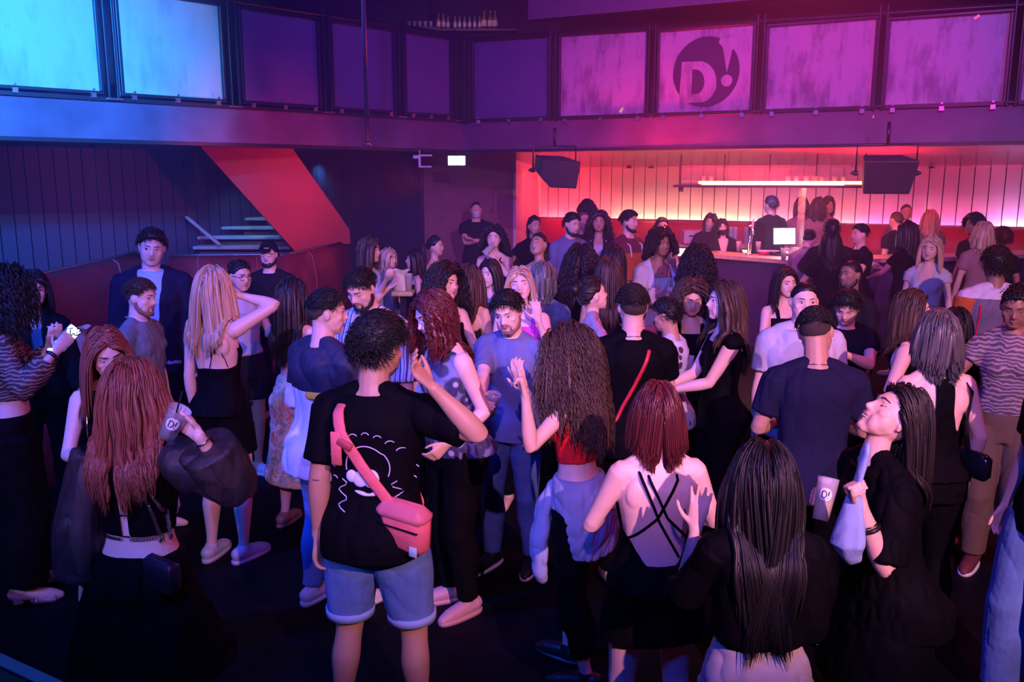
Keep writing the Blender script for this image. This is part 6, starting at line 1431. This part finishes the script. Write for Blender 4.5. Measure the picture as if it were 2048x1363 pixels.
p = P('ghost1', 'hazy long haired person left of three behind the clear divider', 1604, 398, 13.9, -10, 'f', skin=1, arms=('down', 'down')); p.hair('long', H_BR, length=.3, seed=671); tee(p, mat('cloth_mauve', (.35, .22, .30), .8)); trousers(p)
p = P('ghost2', 'hazy person in a pale jacket in the middle of three behind the clear divider', 1637, 399, 13.6, 168, 'f', skin=1, arms=('down', 'down')); p.hair('bob', H_BR, length=.2, seed=681); shirt(p, mat('cloth_pale_mauve', (.42, .28, .34), .8), 1.8); trousers(p)
p = P('ghost3', 'hazy person with wavy hair right of three behind the clear divider', 1656, 397, 13.8, 12, 'f', skin=1, arms=('down', 'down')); p.hair('long', H_BR, length=.25, seed=691); tee(p, MATS['cloth_pale_mauve']); trousers(p)

# tables with bags
q, zt = cocktail_table(150, 709, 6.55, 1.03, .48, 'cream topped cocktail table at the left behind the leopard top wearer'); 
bp = at(157, 706, 6.50); paper_bag(bp.x, bp.y - .0, 1.035, .82, 'cream paper bag standing on the left cocktail table', .3)
q, zt = cocktail_table(806, 580, 8.2, 1.31, .20, 'pale topped cocktail table behind the floral top wearer')
bp = at(802, 577, 8.2); paper_bag(bp.x, bp.y, 1.315, .72, 'small cream paper bag standing on the middle cocktail table', -.2)
bp = at(818, 577, 8.15); cup((bp.x, bp.y, 1.314), None, .16, liquid=yellow, label='amber drink beside the small cream paper bag', fill=.5)
# ================================================================ light
def spot(name, loc, aim, col, e, size, blend=.3, soft=.15):
    l = bpy.data.lights.new(name, 'SPOT'); l.energy = e; l.color = col; l.spot_size = math.radians(size); l.spot_blend = blend; l.shadow_soft_size = soft
    o = bpy.data.objects.new(name, l); COL.objects.link(o); o.location = loc; o.rotation_euler = (Vector(aim) - Vector(loc)).to_track_quat('-Z', 'Y').to_euler(); return o
def area(name, loc, aim, col, e, sx, sy):
    l = bpy.data.lights.new(name, 'AREA'); l.shape = 'RECTANGLE'; l.size = sx; l.size_y = sy; l.energy = e; l.color = col
    o = bpy.data.objects.new(name, l); COL.objects.link(o); o.location = loc; o.rotation_euler = (Vector(aim) - Vector(loc)).to_track_quat('-Z', 'Y').to_euler(); return o
# cyan blue spot on the left balcony panels
t_, z_ = LB.hit(150, 95); aimp = LB.p(t_, 0, z_)
spot('spot_cyan', (.6, 2.2, 5.6), aimp, (.18, .46, 1.), 3000, 23, .30, .08)
spot('spot_blue_wide', (1.0, 2.5, 5.9), LB.p(1.0, 0, 3.6), (.02, .05, 1.), 900, 60, .9, .2)
spot('spot_magenta_wall', (2.2, 2.0, 6.0), RB.p(4.9, 0, 3.4), (.56, .18, .86), 1000, 44, 1., .2)
spot('spot_violet_wall', (-1.2, 4.0, 6.0), RB.p(1.3, 0, 3.6), (.36, .06, .85), 2000, 60, 1., .2)
spot('spot_fascia_rear', (2.6, 5.0, 4.4), RB.p(4.3, 0, 2.9), (.9, .01, .62), 900, 62, 1., .2)
spot('spot_fascia_left', (-1.5, 4.0, 5.0), LB.p(.2, 0, 2.95), (.0, .22, 1.), 8500, 44, 1., .2)
spot('spot_blue_right', (6.5, 3.0, 6.0), RB.p(7.4, 0, 3.8), (.04, .08, 1.), 1300, 40, .9, .2)
# front truss over the camera, washes on the crowd
spot('truss_blue', (-3.4, -3.0, 4.8), (-2.6, 6, 1.2), (.15, .20, 1.), 1500, 56, .8, .04)
spot('truss_lilac', (-.3, -3.0, 4.8), (-.3, 6, 1.2), (.72, .29, .88), 1400, 56, .9, .04)
spot('truss_pink', (2.4, -3.0, 4.8), (1.9, 6, 1.2), (1., .40, .62), 3500, 56, .8, .04)
spot('wash_pink_right', (5.4, 3.6, 5.6), (.6, 6.2, 1.2), (1., .05, .25), 420, 62, .9, .3)
spot('wash_blue_left', (-4.6, 2.6, 5.4), (-.6, 6.4, 1.0), (.01, .08, 1.), 2200, 62, .9, .3)
spot('wash_blue_front', (-1.2, -1.2, 5.6), (-.2, 4.6, .3), (.004, .05, 1.), 900, 74, .9, .35)
spot('back_red', (3.2, 9.4, 5.2), (1.0, 5.2, 1.3), (1., .05, .06), 520, 70, .9, .3)
spot('red_on_stairs', (-.8, 9.0, 2.3), at(470, 330, 11.3), (1., .03, .07), 230, 60, .8, .1)
spot('cyan_on_stairs', at(520, 300, 12.2), at(492, 470, 12.9), (.10, .45, .9), 110, 64, .8, .1)
spot('cyan_far_corner', at(640, 330, 14.0), at(640, 460, 14.6), (.05, .45, .9), 30, 70, .8, .1)
spot('red_slats_left', at(60, 330, 8.8), at(70, 320, 10.5), (1., .03, .10), 5, 90, .9, .1)
# light strips hidden along the top of the long banquette, glowing on the slatted wall
for i, (a, b, c, e) in enumerate(((.0, .16, (1., .05, .07), 120), (.16, .42, (1., .36, .22), 110), (.42, .60, (1., .20, .26), 62), (.60, .80, (.95, .12, .42), 55), (.80, 1., (.75, .30, .85), 110))):
    c0 = WE.p(WE.L * (a + b) / 2, .165, 1.50); ln = WE.L * (b - a)
    l = bpy.data.lights.new('cove_light', 'AREA'); l.shape = 'RECTANGLE'; l.size = ln; l.size_y = .08; l.energy = e; l.color = c
    o = bpy.data.objects.new('cove_light', l); COL.objects.link(o); o.location = c0; o.rotation_euler = (WE.p(0, 0, 1) - WE.p(0, .35, 0)).to_track_quat('-Z', 'Y').to_euler()
area('recess_red', WD.p(WD.L * .4, 1.0, 2.35), WD.p(WD.L * .5, 0, 1.9), (1., .05, .09), 26, .6, .2)
area('bar_shelf_light', (SHELF[0], SHELF[1] + .1, 2.22), (SHELF[0], SHELF[1] + .2, 0), (1., .18, .12), 80, 2.8, .2)
area('bar_ceiling_glow', (SHELF[0], SHELF[1] + .1, 2.30), (SHELF[0], SHELF[1] + .3, 9), (1., .02, .05), 190, 3.6, .3)
area('bar_till_glow', at(1569, 472, 11.25), at(1569, 520, 10.0), (.5, .7, 1.), 5, .25, .2)
area('bar_back_violet', at(1530, 380, 12.6), at(1530, 470, 13.2), (.35, .2, 1.), 14, .8, .3)
spot('bottle_shelf_fill', (sh.x, 14.2, 5.6), (sh.x, 15.5, sh.z + .1), (1., .6, .6), 30, 80, .8, .1)  # added fill so the bottles show, not a shelf lamp
spot('wash_corner', (1.5, 8.0, 4.6), (-.9, 14.3, 1.5), (.75, .05, .65), 260, 50, 1., .2)  # added purple fill, lifts the corner walls and the guard
area('banquette_wash', WE.p(WE.L * .42, 1.5, 2.42), WE.p(WE.L * .42, .3, 1.1), (1., .05, .07), 30, 7.5, .15)  # added red fill under the ceiling, brightens the rear banquette
w = bpy.data.worlds.new('World'); S.world = w; w.use_nodes = True
w.node_tree.nodes['Background'].inputs[0].default_value = (.035, .02, .16, 1); w.node_tree.nodes['Background'].inputs[1].default_value = .05
S.view_settings.view_transform = 'Standard'; S.view_settings.look = 'None'; S.view_settings.exposure = -.12; S.view_settings.gamma = 1.; S.view_settings.use_curve_mapping = False
S.cycles.max_bounces = 5; S.cycles.diffuse_bounces = 2; S.cycles.glossy_bounces = 2; S.cycles.transmission_bounces = 4; S.cycles.transparent_max_bounces = 6; S.cycles.caustics_reflective = False; S.cycles.caustics_refractive = False

m, N, L, b = nt('haze'); N.remove(b); v = N.new('ShaderNodeVolumePrincipled'); v.inputs['Density'].default_value = .036; v.inputs['Anisotropy'].default_value = .35; v.inputs['Color'].default_value = (.62, .5, 1., 1)
L.new(v.outputs[0], N['Material Output'].inputs['Volume'])
o = Geo().box((0, 12.6, 3.24), (19, 14.4, 6.5)).obj('haze', m, None, False); tag(o, 'thin stage haze hanging over the far half of the hall', 'haze', kind='stuff')
S.cycles.volume_max_steps = 64; S.cycles.volume_step_rate = 4.; S.cycles.volume_bounces = 0
